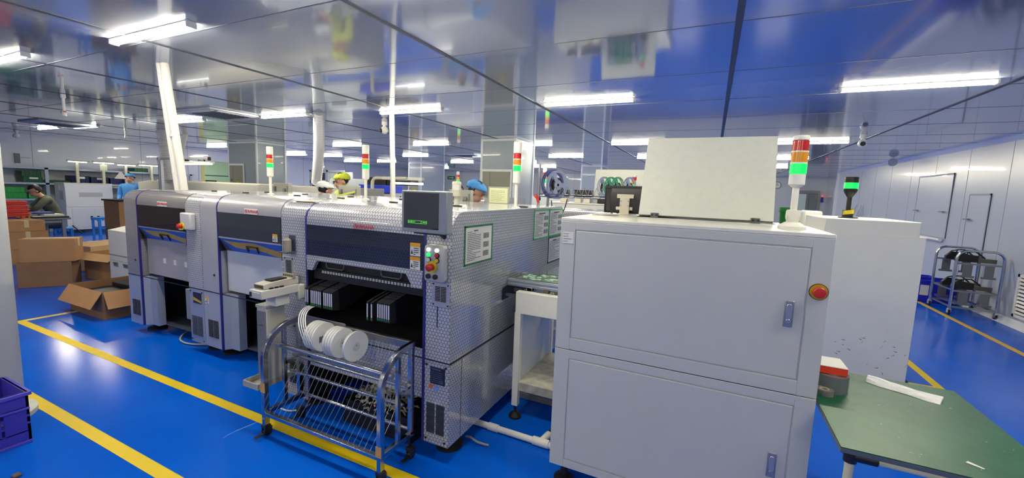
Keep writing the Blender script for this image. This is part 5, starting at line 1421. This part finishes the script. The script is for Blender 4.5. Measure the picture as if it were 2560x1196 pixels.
# ladder of shelving seen in the mint room
rk = thing('mint_room_rack', 'grey slotted angle rack inside the mint green room', 'rack', (-18.2, 9.6, 0))
obj('post', MB().box(-18.2, -18.15, 9.42, 9.47, 0, 2.0).box(-18.2, -18.14, 9.80, 9.88, 0, 2.1), M('rack_grey', (96, 108, 124), .5), rk)
obj('shelf', MB().box(-18.4, -18.1, 9.42, 11.2, 1.74, 1.78).box(-18.4, -18.1, 9.42, 9.84, 1.96, 1.98), M('rack_dark', (84, 96, 104), .5), rk)
obj('box_on_rack', MB().box(-18.3, -18.1, 9.75, 10.3, 1.50, 1.57), dark, rk)
single('yellow_door_edge', MB().box(XL - .4, XL - .11, 9.12, 9.31, .9, 2.26), M('pale_yellow_panel', (238, 236, 150), .5), 'pale yellow panel just inside the mint room opening', 'panel')

# ------------------------------------------------------------------ pipes and ducts from the ceiling
wp = thing('pipe_pair', 'pair of white plastic pipes rising from the far machine to the ceiling', 'pipe', (-4.7, 2.3, ZT))
obj('thin_pipe', MB().cyl((-4.745, 2.235, CZ), (-4.70, 2.31, ZT + .012), .022, 16), pvc, wp)
obj('thick_pipe', MB().cyl((-4.685, 2.25, CZ), (-4.625, 2.33, ZT + .018), .034, 18).cyl((-4.657, 2.288, 2.0), (-4.6555, 2.289, 1.975), .037, 18), pvc, wp)
tpole = thing('thin_pole', 'thin white pole from the ceiling down behind the machines, crossing a lamp', 'pole', (-4.27, 4.88, 0))
obj('pole', MB().cyl((-4.30, 4.88, CZ), (-4.23, 4.88, 0), .036, 16), pvc, tpole)
obj('cable_tube', MB().cyl((-4.35, 4.9, CZ), (-4.27, 4.9, .8), .014, 10), pvc, tpole)
gp = thing('slanted_pipe', 'grey white slanted pipe behind the aluminium frame with the lamp', 'pipe', (-11.5, 5.8, 0))
obj('pipe', MB().cyl((-11.5, 5.88, CZ), (-11.5, 5.62, 1.545), .05, 16), M('pipe_grey_white', (206, 206, 204), .4), gp)
duct_m = M('foil_duct', (222, 224, 226), .35, metal=.3, bump=.5, bscale=60)
def duct(label, top, bot, r):
    t = thing('flexible_duct', label, 'duct', (bot[0], bot[1], bot[2])); a, b_ = Vector(top), Vector(bot); n = 60
    pts = [a.lerp(b_, i / n) + Vector((.03 * math.sin(i / n * 3.1), 0, 0)) for i in range(n + 1)]
    obj('foil_hose', MB().tube(pts, [r * (1.0 if i % 2 else .72) for i in range(n + 1)], 20), duct_m, t)
duct('silver foil duct in the middle of the hall, running from the ceiling to the oven', (-5.40, 4.55, CZ), (-6.5, 5.4, 1.60), .085)
duct('silver foil duct just behind the pair of white pipes', (-11.1, 5.22, CZ), (-10.95, 5.25, 1.53), .12)

# ------------------------------------------------------------------ second line behind
ov = thing('reflow_oven', 'long pale grey oven of the second line behind the machines', 'oven', (-8.9, 5.7, 0))
obj('lower_body', MB().box(-12.2, -5.7, 5.21, 6.25, .12, 1.30), M('oven_grey', (180, 180, 178), .4), ov, bev=.006)
obj('hood', MB().prism([(-12.2, 1.30), (-12.2, 1.47), (-11.7, 1.52), (-7.85, 1.52), (-7.85, 1.30)], 'y', 5.2, 6.27), M('oven_hood', (190, 190, 184), .4), ov, bev=.008)
obj('top_cover', MB().box(-11.6, -7.95, 5.3, 6.15, 1.52, 1.542), M('oven_cover', (224, 222, 206), .4), ov, bev=.006)
obj('exit_hood', MB().prism([(-7.73, 1.30), (-7.73, 1.40), (-7.1, 1.535), (-5.7, 1.535), (-5.7, 1.30)], 'y', 5.2, 6.27), M('oven_exit', (176, 176, 170), .4), ov, bev=.008)
obj('oven_leg', MB().box(-12.0, -11.9, 5.3, 5.4, 0, .12), dark, ov)
for x, y in ((-5.9, 5.35), (-11.95, 6.1), (-5.9, 6.1)): obj('oven_leg', MB().box(x - .05, x + .05, y - .05, y + .05, 0, .12), dark, ov)
sm2 = thing('filmed_machine', 'second line machine under honeycomb film, only its rounded top edge showing', 'machine', (-3.0, 5.1, 0))
obj('machine_body', MB().prism([(4.9, .1), (4.9, 1.38)] + arc((5.0, 1.38), .10, 180, 90, 6) + [(6.3, 1.48), (6.3, .1)], 'x', -4.15, -2.75), hexs, sm2)
obj('dark_band', MB().box(-4.157, -4.15, 4.9, 6.3, .1, 1.45).prism([(4.895, .1), (4.895, 1.38)] + arc((5.0, 1.38), .105, 180, 90, 6) + [(5.0, 1.47), (4.91, 1.38), (4.91, .1)], 'x', -3.75, -3.735), dark, sm2)
lf = thing('filmed_cover', 'low film wrapped cover behind the cabinet beside the document sheets', 'cover', (-1.25, 4.4, 0))
obj('cover', MB().prism([(4.31, .1), (4.31, 1.33)] + arc((4.39, 1.33), .08, 180, 90, 6) + [(4.8, 1.41), (4.8, .1)], 'x', -2.0, -.75), hexs, lf)
c2 = thing('second_cabinet', 'grey cabinet of the second line with a raised cream lid, behind the wire rack', 'cabinet', (-1.5, 6.5, 0))
obj('cabinet_body', MB().box(-2.35, -.75, 6.2, 7.0, .1, 1.425), cabgrey, c2, bev=.004)
obj('top_plate', MB().box(-2.35, -.75, 6.19, 7.0, 1.425, 1.443), M('cabinet_top_lit', (226, 226, 218), .3), c2, bev=.003)
obj('door', MB().box(-2.1, -.85, 6.185, 6.2, .8, 1.365), cabgrey, c2, bev=.003)
lid = MB().box(-1.67, -.90, -.012, .012, 0, .52); lid.xf(Matrix.Translation((0, 6.45, 1.45)) @ Matrix.Rotation(-.12, 4, 'X'))
obj('raised_lid', lid, offwhite, c2, bev=.003)
tower(c2, .42, .0, 1.443, .20, .038, .055, cap=.02, base_h=.05)
# things standing on the second cabinet
for i, x in enumerate((-2.08, -1.86, -1.72)):
    t = thing('desk_phone_unit', 'small black and cream unit on the second cabinet, %s' % ['nearest the big dark reel', 'in the middle of the three', 'nearest the raised cream lid'][i], 'unit', (x, 6.3, 1.443))
    obj('base', MB().box(x - .05, x + .05, 6.24, 6.36, 1.444, 1.53), M('unit_cream', (206, 202, 186), .45), t, bev=.006)
    obj('head', MB().box(x - .07, x + .07, 6.26, 6.34, 1.53, 1.64), dark, t, bev=.01)
# wire rack
wr_ = thing('wire_rack', 'chrome wire rack with upright post behind the filmed machine, holding reels', 'rack', (-1.3, 4.15, 0))
for x, y in ((-1.60, 3.995), (-1.60, 4.265)): obj('post', MB().cyl((x, y, 0), (x, y, 1.86 if y < 4.1 else 1.58), .014, 12), steel, wr_)
for x, y in ((-.85, 3.995), (-.85, 4.265)): obj('post', MB().cyl((x, y, 0), (x, y, 1.56), .012, 12), steel, wr_)
for z0, zs in ((1.54, (1.54, 1.565)), (.5, (.5,))):
    rr = MB()
    for z in zs:
        for y in (3.995, 4.265): rr.cyl((-1.60, y, z), (-.85, y, z), .005, 8)
    for x in (-1.6, -.85): rr.cyl((x, 3.995, z0), (x, 4.265, z0), .006, 8)
    obj('shelf_wire', rr, steel, wr_)
zz = MB()
for i in range(12):
    x = -1.56 + i * .058; zz.tube([(x, 3.995, 1.56), (x + .029, 3.99, 1.64), (x + .058, 3.995, 1.56)], .0035, 6)
obj('zigzag_divider', zz, steel, wr_)
obj('black_clip', MB().cyl((-1.60, 3.995, 1.50), (-1.60, 3.995, 1.53), .022, 12), dark, wr_)
# big dark reels on the rack
def big_reel(x, y, z, r, label, m, rz, ink_=dark):
    t = thing('large_reel', label, 'reel', (x, y, z), rz)
    f = MB()
    for s in (-.014, .012):
        f.lathe([(r * .86, s), (r, s), (r, s + .002), (r * .86, s + .002), (r * .86, s)], (0, 0, 0), 36, 'x').lathe([(r * .10, s), (r * .36, s), (r * .36, s + .002), (r * .10, s + .002), (r * .10, s)], (0, 0, 0), 30, 'x')
        for a in range(3):
            t0 = a * 2 * math.pi / 3
            f.prism([(math.cos(t0 + d) * q, math.sin(t0 + d) * q) for d, q in ((-.5, r * .34), (-.2, r * .88), (.2, r * .88), (.5, r * .34))], 'x', s, s + .002)
    obj('flange', f, m, t, local=True)
    obj('core', MB().lathe([(r * .1, -.012), (r * .5, -.012), (r * .5, .012), (r * .1, .012), (r * .1, -.012)], (0, 0, 0), 30, 'x'), dark, t, local=True)
    return t
bl_reel = M('blue_grey_reel', (170, 180, 212), .4)
big_reel(-1.455, 4.13, 1.662, .146, 'large blue grey reel on the wire rack, the one with clear cut-outs', bl_reel, R_(-25))
big_reel(-1.505, 4.13, 1.672, .15, 'large navy reel leaning behind the blue grey one on the wire rack', M('navy_reel', (90, 100, 156), .4), R_(-25))
single('black_loop_tape', MB().tube(smooth_path([(-1.50, 4.1, 1.50), (-1.46, 4.05, 1.38), (-1.40, 4.02, 1.335), (-1.34, 4.05, 1.40), (-1.33, 4.1, 1.52)]), .006, 6), dark, 'black strip looping down from the large reels', 'strip')
# small reels before the cream lid
for i, (x, lb, m) in enumerate(((-1.47, 'dark thin reel standing on the second cabinet, outermost of four', bl_reel), (-1.37, 'pale thin reel on the second cabinet, second of four', M('pale_green_reel', (90, 190, 150), .3)),
                             (-1.27, 'pale thin reel on the second cabinet, third of four', M('pale_green_reel', (90, 190, 150), .3)), (-1.10, 'thin grey reel on the second cabinet in front of the red lamp tower', bl_reel))):
    big_reel(x, 6.26, 1.683, .165, lb, m, R_(-20))
single('reel_stand', MB().box(-1.55, -1.0, 6.21, 6.34, 1.4445, 1.52), dark, 'black stand holding the four thin reels on the second cabinet', 'stand', bev=.01)

# yellow sheet and red pliers on the filmed machine
ds = thing('document_stand', 'pale yellow printed sheet standing on the filmed machine beside its signal tower', 'document stand', (-1.92, 3.66, ZT))
obj('sheet', MB().box(-1.985, -1.785, 3.655, 3.66, ZT + .004, ZT + .152), M('yellow_sheet', (236, 240, 196), .5), ds)
obj('clear_holder', MB().box(-2.0, -1.77, 3.66, 3.668, ZT + .004, ZT + .165).box(-2.0, -1.77, 3.63, 3.70, ZT + .004, ZT + .008), M('holder_grey', (170, 172, 168), .3), ds)
obj('print', scrawl((-1.97, 3.6548, ZT + .02), (1, 0, 0), (0, 0, 1), .17, .11, 12, .0006, 21, .9, .3), M('pale_ink', (150, 160, 120), .7), ds, smooth=False)
pr = thing('pliers', 'red handled pliers hanging at the rear corner of the filmed machine', 'pliers', (-1.40, 3.5, ZT + .003))
obj('handle', MB().tube([(-1.405, 3.5, ZT + .03), (-1.42, 3.5, ZT + .07), (-1.45, 3.5, ZT + .10)], .008, 8).tube([(-1.40, 3.5, ZT + .03), (-1.405, 3.5, ZT + .07), (-1.43, 3.5, ZT + .11)], .008, 8), redp, pr)
obj('jaw', MB().tube([(-1.402, 3.5, ZT + .035), (-1.392, 3.5, ZT + .003)], [.008, .004], 8), steel_dull, pr)
# clutter on the silver machine's top
single('metal_clip', MB().box(-2.95, -2.90, 2.5, 2.54, ZT + .003, ZT + .05).box(-2.97, -2.88, 2.49, 2.55, ZT + .003, ZT + .01), alu, 'small upright metal clip on the top of the silver machine', 'clip', bev=.002)
single('clear_cup', MB().lathe([(0, 0), (.018, 0), (.022, .05), (.019, .05), (.016, .004), (0, .004)], (-2.80, 2.5, ZT + .003), 16), M('clear_plastic', (214, 218, 216), .2), 'tiny clear cup on the top of the silver machine', 'cup')
single('marker_pen', MB().cyl((-2.90, 2.62, ZT + .03), (-2.80, 2.72, ZT + .07), .008, 10), M('lime_pen', (206, 214, 90), .4), 'lime marker pen leaning on the clip on the silver machine', 'pen')
single('packing_strip', MB().box(-2.68 + .06, -2.40, 1.99, 2.03, ZT + .003, ZT + .0045), M('tan_tape', (206, 170, 96), .4), 'strip of tan packing tape on top of the filmed machine edge', 'tape')

# white bent pipe hoops and bins farther back
for (x0, y0, x1, label) in ((-6.70, 7.0, -5.75, 'white bent pipe frame with a lamp bar, beyond the middle signal tower'), (-5.98, 6.8, -5.60, 'short white bent pipe frame near the thin white pole')):
    t = thing('bent_pipe_frame', label, 'frame', (x0, y0, 0))
    obj('pipe', MB().tube([(x0 - .03, y0, 0), (x0, y0, 1.62)] + [(x0 + .12 - .12 * math.cos(R_(a)), y0, 1.64 + .12 * math.sin(R_(a))) for a in range(15, 91, 15)] + [(x1, y0, 1.76)], .035, 12), cream, t)
    if x1 - x0 > .5:
        obj('lamp_bar', MB().box(x0 + .3, x1 + .4, y0 - .03, y0 + .05, 1.73, 1.79), white, t)
        obj('tube', MB().cyl((x0 + .55, y0, 1.66), (x1 + .4, y0, 1.66), .022, 10), smallglow, t)
bb = thing('blue_bin', 'blue storage bin on the far table behind the middle signal tower', 'bin', (-6.75, 7.4, 1.42))
obj('bin', MB().box(-7.35, -6.45, 7.3, 7.7, 1.44, 1.60), M('bright_blue_bin', (40, 66, 220), .4), bb, bev=.01)
obj('rim', MB().box(-7.38, -6.42, 7.28, 7.72, 1.58, 1.61), M('bin_rim', (56, 84, 232), .4), bb)
single('dark_printer', MB().box(-7.75, -7.15, 7.9, 8.3, 1.42, 1.80).box(-7.1, -6.4, 7.9, 8.2, 1.62, 1.80), dark, 'black equipment boxes behind the blue bin', 'equipment', bev=.01)
ft_ = thing('far_table', 'long pale table across the hall carrying bins and machines', 'table', (-8.5, 7.8, 0))
obj('table_top', MB().box(-10.78, -4.95, 7.2, 8.6, 1.36, 1.415), M('far_table_grey', (190, 196, 204), .4), ft_)
for x, y in ((-10.6, 7.3), (-5.05, 7.3), (-10.6, 8.5), (-5.05, 8.5)): obj('leg', MB().box(x - .04, x + .04, y - .04, y + .04, 0, 1.36), silver_mid, ft_)
fr2 = thing('far_rack', 'far grey framed rack with dark panels beside the wide column', 'rack', (-10.7, 8.9, 0))
obj('frame', MB().box(-11.0, -10.94, 8.9, 8.95, 0, 2.0).box(-10.3, -10.24, 8.9, 8.95, 0, 2.0).box(-11.0, -9.6, 8.9, 8.95, 1.94, 2.0).box(-11.0, -9.6, 8.9, 8.95, 1.62, 1.68), M('rack_pale', (176, 186, 200), .4), fr2)
obj('dark_panel', MB().box(-10.92, -10.4, 8.93, 8.95, 1.70, 1.92).box(-10.92, -10.4, 8.93, 8.95, 1.42, 1.60), M('rack_panel', (50, 58, 74), .4), fr2)
obj('pale_panel', MB().box(-10.22, -9.3, 8.93, 8.96, 1.5, 1.95), M('rack_board', (206, 214, 226), .4), fr2)
ep = thing('equipment_panel', 'grey angled instrument panel on the far table near the lime capped worker', 'panel', (-8.3, 8.0, 1.415))
obj('panel', MB().prism([(7.9, 1.416), (8.3, 1.416), (8.3, 1.75), (8.1, 1.75)], 'x', -9.2, -7.8), M('panel_pale', (196, 204, 214), .4), ep)
obj('screen', MB().box(-9.0, -8.5, 7.985, 7.995, 1.60, 1.68), slate, ep)
for nm, x0, x1, y, z1, lb in (('small_instrument', -5.35, -4.98, 7.35, 1.50, 'small grey instrument with knobs on the far table behind the front monitor'), ('white_bag', -5.75, -5.42, 7.35, 1.46, 'crumpled white bag on the far table behind the front monitor')):
    single(nm, MB().box(x0, x1, y, y + .2, 1.416, z1).box(x0 + .08, x1 - .1, y - .02, y + .1, 1.43, z1 + .02), M(nm, (176, 180, 186) if 'inst' in nm else (232, 232, 232), .4), lb, 'instrument' if 'inst' in nm else 'bag', bev=.012)
# signal towers of far machines, each on its own white machine
def far_machine(x, y, label, lab2, on):
    t = thing('far_machine', label, 'machine', (x, y, 0))
    obj('machine_body', MB().box(x - .7, x + .7, y - .3, y + 1.0, 0, 1.50), M('far_white', (206, 210, 214), .4), t, bev=.01)
    tower(t, 0, 0, 1.50, .19, .05, .085, cap=.10, base_h=.12)
far_machine(-7.73, 12.0, 'white machine far down the hall whose signal tower stands before the far wall clock', '', False)
far_machine(-3.71, 9.6, 'white machine far down the hall beside the near column, with a green lit signal tower', '', True)

# ------------------------------------------------------------------ power cabinets on the columns, clocks, exit sign
def power_box(x0, x1, y, z0, z1, label):
    t = thing('power_cabinet', label, 'power cabinet', ((x0 + x1) / 2, y, z0)); km = M('cabinet_khaki', (138, 140, 126), .45)
    obj('frame', MB().box(x0 - .04, x1 + .04, y - .035, y - .008, z0 - .04, z1 + .05), trimw, t, bev=.004)
    obj('door', MB().box(x0, x1, y - .05, y - .03, z0, z1), km, t, bev=.003)
    w = x1 - x0; xc = x0 + w * .62; s = w * .2; zc = z0 + (z1 - z0) * .40
    obj('seam', MB().box(x0 + w * .27, x0 + w * .28, y - .052, y - .049, z0, z1), slate, t)
    obj('lock', MB().box(x0 + w * .13, x0 + w * .18, y - .055, y - .05, zc + s * .2, zc + s * .8), dark, t)
    sg = obj('warning_sign', MB().prism([(xc - s, zc - s * .7), (xc + s, zc - s * .7), (xc, zc + s)], 'y', y - .056, y - .05), yplas, t, smooth=False)
    k = MB()
    o_, i_ = [(xc - s * .9, zc - s * .62), (xc + s * .9, zc - s * .62), (xc, zc + s * .86)], [(xc - s * .72, zc - s * .52), (xc + s * .72, zc - s * .52), (xc, zc + s * .66)]
    for a in range(3): k.prism([o_[a], o_[(a + 1) % 3], i_[(a + 1) % 3], i_[a]], 'y', y - .058, y - .055)
    k.prism([(xc + s * .08, zc + s * .45), (xc - s * .18, zc + s * .0), (xc - s * .02, zc + s * .0), (xc - s * .1, zc - s * .35), (xc + s * .18, zc + s * .12), (xc + s * .02, zc + s * .12)], 'y', y - .058, y - .055)
    obj('bolt_mark', k, dark, sg, smooth=False)
power_box(-12.0, -11.45, 7.22, 1.25, 2.0, 'khaki power cabinet with a warning triangle on the wide column')
power_box(-4.36, -3.73, 7.75, 1.2, 1.97, 'khaki power cabinet with a warning triangle on the near column')
power_box(-11.65, -11.15, 14.35, 1.2, 1.95, 'khaki power cabinet with a warning triangle on the distant column')
def clock(x, z, label):
    t = thing('wall_clock', label, 'clock', (x, YF, z))
    obj('rim', MB().lathe([(.135, 0), (.16, 0), (.16, -.04), (.135, -.04), (.135, 0)], (x, YF - .002, z), 32, 'y'), M('clock_rim', (110, 114, 122), .4), t)
    f = obj('face', MB().cyl((x, YF - .002, z), (x, YF - .02, z), .14, 32), paper, t)
    k = MB().box(x - .008, x + .07, YF - .03, YF - .024, z - .005, z + .008).box(x - .006, x + .006, YF - .03, YF - .024, z - .01, z + .10)
    for i in range(12):
        a = i * math.pi / 6; k.box(x + .115 * math.cos(a) - .006, x + .115 * math.cos(a) + .006, YF - .026, YF - .02, z + .115 * math.sin(a) - .006, z + .115 * math.sin(a) + .006)
    obj('hands_and_marks', k, dark, f, smooth=False)
clock(2.49, 2.28, 'round wall clock on the far wall beside the large signal tower')
clock(-15.45, 2.27, 'round wall clock on the far wall behind the distant column')
ex = thing('exit_sign', 'small green exit sign on the far wall behind the clear beacon', 'sign', (-14.45, YF, 2.25))
obj('box', MB().box(-14.7, -14.2, YF - .05, YF, 2.16, 2.36), M('sign_green', (10, 110, 60), .4), ex, bev=.005)
obj('arrow', MB().prism([(-14.35, 2.2), (-14.25, 2.26), (-14.35, 2.32), (-14.35, 2.28), (-14.6, 2.28), (-14.6, 2.24), (-14.35, 2.24)], 'y', YF - .055, YF - .05), M('sign_white', (220, 250, 230), .4), ex, smooth=False)
ns = thing('hand_sanitizer', 'small blue wall box with a red light beside the far doorway', 'dispenser', (4.0, YF, 1.7))
obj('box', MB().box(3.12 - .0 + 1.0, 4.2, YF - .06, YF, 1.60, 1.82), M('box_blue', (30, 44, 140), .4), ns)
obj('red_light', MB().ball((4.16, YF - .07, 1.86), .03), M('lit_red', (255, 60, 60), .3, emit=2.), ns)
fs = thing('far_stool', 'small blue stool far off in front of the doorway', 'stool', (2.9, 19.0, 0))
obj('seat', MB().cyl((2.9, 19, .98), (2.9, 19, 1.02), .22, 20), royal, fs)
obj('leg', MB().cyl((2.9, 19, .0), (2.9, 19, .98), .03, 10), steel_dull, fs)
obj('foot', MB().box(2.6, 3.2, 18.97, 19.03, 0, .03).box(2.87, 2.93, 18.7, 19.3, 0, .03), royal, fs)

# ------------------------------------------------------------------ ladder, steel cart and crates along the panel wall
la = thing('step_ladder', 'aluminium ladder leaning on the panel wall beyond the white machine', 'ladder', (3.6, 15.2, 0))
for y in (15.0, 15.4): obj('rail', MB().sqtube([(3.35, y, 0), (3.80, y, 1.56)], .03, .07, up=(0, 1, 0)), alu, la)
k = MB()
for i in range(6): k.cyl((3.40 + i * .066, 15.0, .2 + i * .23), (3.40 + i * .066, 15.4, .2 + i * .23), .016, 10)
obj('rung', k, alu, la)
rc = thing('feeder_cart', 'steel tube cart on casters with black feeders on two tiers by the panel wall', 'cart', (3.55, 8.6, 0))
for y in (8.3, 8.92):
    c1, c2_ = 3.30, 3.80
    pts = [(c1, y, .10), (c1 + .0, y, .84)] + [(c1 + .12 - .12 * math.cos(R_(a)), y, .85 + .12 * math.sin(R_(a))) for a in range(15, 91, 15)] + [(c2_ - .12 + .12 * math.sin(R_(a)), y, .85 + .12 * math.cos(R_(a))) for a in range(0, 76, 15)] + [(c2_, y, .84), (c2_, y, .10)]
    obj('hoop', MB().tube(pts, .017, 12), steel, rc)
    for z in (.765, .355, .11): obj('cross_rail', MB().box(c1, c2_, y - .012, y + .012, z, z + .025), steel_dull, rc)
    for x in (3.43, 3.66):
        for z in (.765, .355): obj('notched_plate', MB().box(x - .05, x + .05, y - .005, y + .005, z - .16, z).box(x - .08, x + .08, y - .006, y + .006, z - .19, z - .16), M('plate_grey', (120, 122, 124), .35, metal=.6), rc)
for x in (3.31, 3.77):
    for z in (.36, .11): obj('long_rail', MB().box(x, x + .02, 8.3, 8.92, z, z + .02), steel_dull, rc)
k = MB()
for i in range(12): k.cyl((3.36 + i * .03, 8.35, .16 + .0), (3.36 + i * .03, 8.9, .16), .004, 6)
obj('wire_tray', k, steel, rc)
for x in (3.30, 3.80):
    for y in (8.3, 8.92):
        c_ = obj('caster_fork', MB().box(x - .02, x + .02, y - .02, y + .02, .075, .10).box(x - .02, x - .014, y - .02, y + .03, .03, .08).box(x + .014, x + .02, y - .02, y + .03, .03, .08), zinc, rc, bev=.003)
        obj('wheel', MB().cyl((x - .012, y + .01, .034), (x + .012, y + .01, .034), .034, 18), rubber, c_)
for i, (y, z, lb) in enumerate(((8.45, .79, 'black tape feeder on the upper tier of the steel cart, nearest end'), (8.75, .79, 'black tape feeder on the upper tier of the steel cart, far end'), (8.45, .38, 'black tape feeder on the lower tier of the steel cart, nearest end'), (8.75, .38, 'black tape feeder on the lower tier of the steel cart, far end'))):
    t = thing('cart_feeder', lb, 'feeder', (3.55, y, z)); z += .003
    obj('body', MB().prism([(3.34, z), (3.34, z + .05), (3.40, z + .12), (3.58, z + .10), (3.58, z)], 'y', y - .03, y + .03), dark, t, bev=.004)
    obj('steel_track', MB().box(3.58, 3.78, y - .025, y + .025, z, z + .06), M('track_grey', (110, 108, 100), .4, metal=.6), t, bev=.003)
    obj('carry_loop', MB().tube([(3.46, y, z + .10), (3.47, y, z + .15), (3.55, y, z + .155), (3.60, y, z + .12), (3.66, y, z + .065)], .010, 8), dark, t)
    obj('lever', MB().tube([(3.36, y - .02, z + .07), (3.40, y - .02, z + .13), (3.47, y - .02, z + .15)], .008, 6), dark, t)
bc_m = M('cobalt_crate', (28, 36, 196), .4)
def bigcrate(x0, x1, y0, y1, z0, z1, label, lbl):
    t = thing('blue_crate', label, 'crate', ((x0 + x1) / 2, (y0 + y1) / 2, z0)); k_ = .015
    obj('crate', MB().box(x0, x1, y0, y1, z0, z0 + .012).box(x0, x1, y0, y0 + k_, z0, z1).box(x0, x1, y1 - k_, y1, z0, z1).box(x0, x0 + k_, y0, y1, z0, z1).box(x1 - k_, x1, y0, y1, z0, z1), bc_m, t, bev=.003)
    obj('rim', MB().box(x0 - .012, x1 + .012, y0 - .012, y0 + .01, z1 - .03, z1).box(x0 - .012, x0 + .01, y0, y1, z1 - .03, z1).box(x1 - .01, x1 + .012, y0, y1, z1 - .03, z1).box(x0, x1, y1 - .01, y1 + .012, z1 - .03, z1), bc_m, t)
    if lbl: obj('hanging_tag', MB().box(x0 + .02, x0 + .13, y0 - .018, y0 - .013, z0 + .12, z0 + .29), paper, t)
bigcrate(3.22, 3.72, 9.15, 9.6, .0, .37, 'blue crate with a white hanging tag on the floor behind the steel cart', True)
bigcrate(3.24, 3.72, 9.72, 10.2, .0, .33, 'blue crate on the floor behind the tagged blue crate', False)
gr = thing('air_grille', 'white louvred return air grille low on the panel wall', 'grille', (XR, 7.75, .13))
obj('frame', MB().box(XR - .02, XR, 7.40, 7.44, .13, .72).box(XR - .02, XR, 8.02, 8.06, .13, .72).box(XR - .02, XR, 7.40, 8.06, .13, .17).box(XR - .02, XR, 7.40, 8.06, .68, .72), white, gr)
k = MB()
for i in range(10): k.prism([(XR - .02, .185 + i * .05), (XR - .016, .185 + i * .05), (XR, .21 + i * .05), (XR - .004, .21 + i * .05)], 'y', 7.44, 8.02)
obj('louvre_slat', k, white, gr)
obj('dark_back', MB().box(XR - .001, XR + .005, 7.44, 8.02, .17, .68), slate, gr)

# ------------------------------------------------------------------ violet crate by the round post
vc = thing('violet_crate', 'violet blue slotted crate at the photo edge beside the round post, holding white reels', 'crate', (-3.71, .65, 0))
vm = M('violet_crate_plastic', (64, 58, 176), .35)
x0, x1, y0, y1, h = -3.90, -3.53, .36, .915, .31
k = MB().box(x0, x1, y0, y1, 0, .012)
for a, b_, c, d in ((x0, x1, y0, y0 + .012), (x0, x1, y1 - .012, y1), (x0, x0 + .012, y0, y1)): k.box(a, b_, c, d, 0, h)
k.box(x1 - .012, x1, y0, y1, 0, .075).box(x1 - .012, x1, y0, y1, .215, h).box(x1 - .012, x1, y1 - .10, y1, .07, .22).box(x1 - .012, x1, y0, y0 + .1, .07, .22)
for i in range(13):
    k.box(x1 - .012, x1, y0 + .1 + i * .0275, y0 + .112 + i * .0275, .07, .22)
for z in (.115, .16): k.box(x1 - .013, x1 + .004, y0, y1, z, z + .012)
obj('crate', k, vm, vc)
obj('rim', MB().box(x1 - .01, x1 + .014, y0, y1 + .012, h - .02, h).box(x0, x1, y1 - .01, y1 + .014, h - .02, h).box(x0 - .012, x0 + .01, y0, y1, h - .02, h).box(x1 - .004, x1 + .01, y0, y1, .205, .217).box(x1 - .004, x1 + .012, y0, y1, 0, .016), M('violet_rim', (84, 80, 200), .35), vc, bev=.002)
rv1 = dup(r0, (-3.80, .74, .13), R_(52), 'white reel lying upright inside the violet crate, nearer the crate corner', 'crate reels one')
rv2 = dup(r0, (-3.72, .60, .16), R_(38), 'white reel inside the violet crate at the photo edge', 'crate reels two')
for r_ in (rv1, rv2):
    for ch in list(r_.children):
        if ch.name.startswith('running_tape'): bpy.data.objects.remove(ch)
for o in list(COL.objects):                                        # only the four reels that feed keep a running tape
    if o.name.startswith('running_tape') and o.parent not in cl1: bpy.data.objects.remove(o)
single('brown_shard', MB().box(-3.19, -3.15, .74, .77, 0, .012), M('brown_bit', (96, 78, 60), .6), 'tiny brown scrap on the floor at the bottom photo edge', 'scrap', bev=.004)
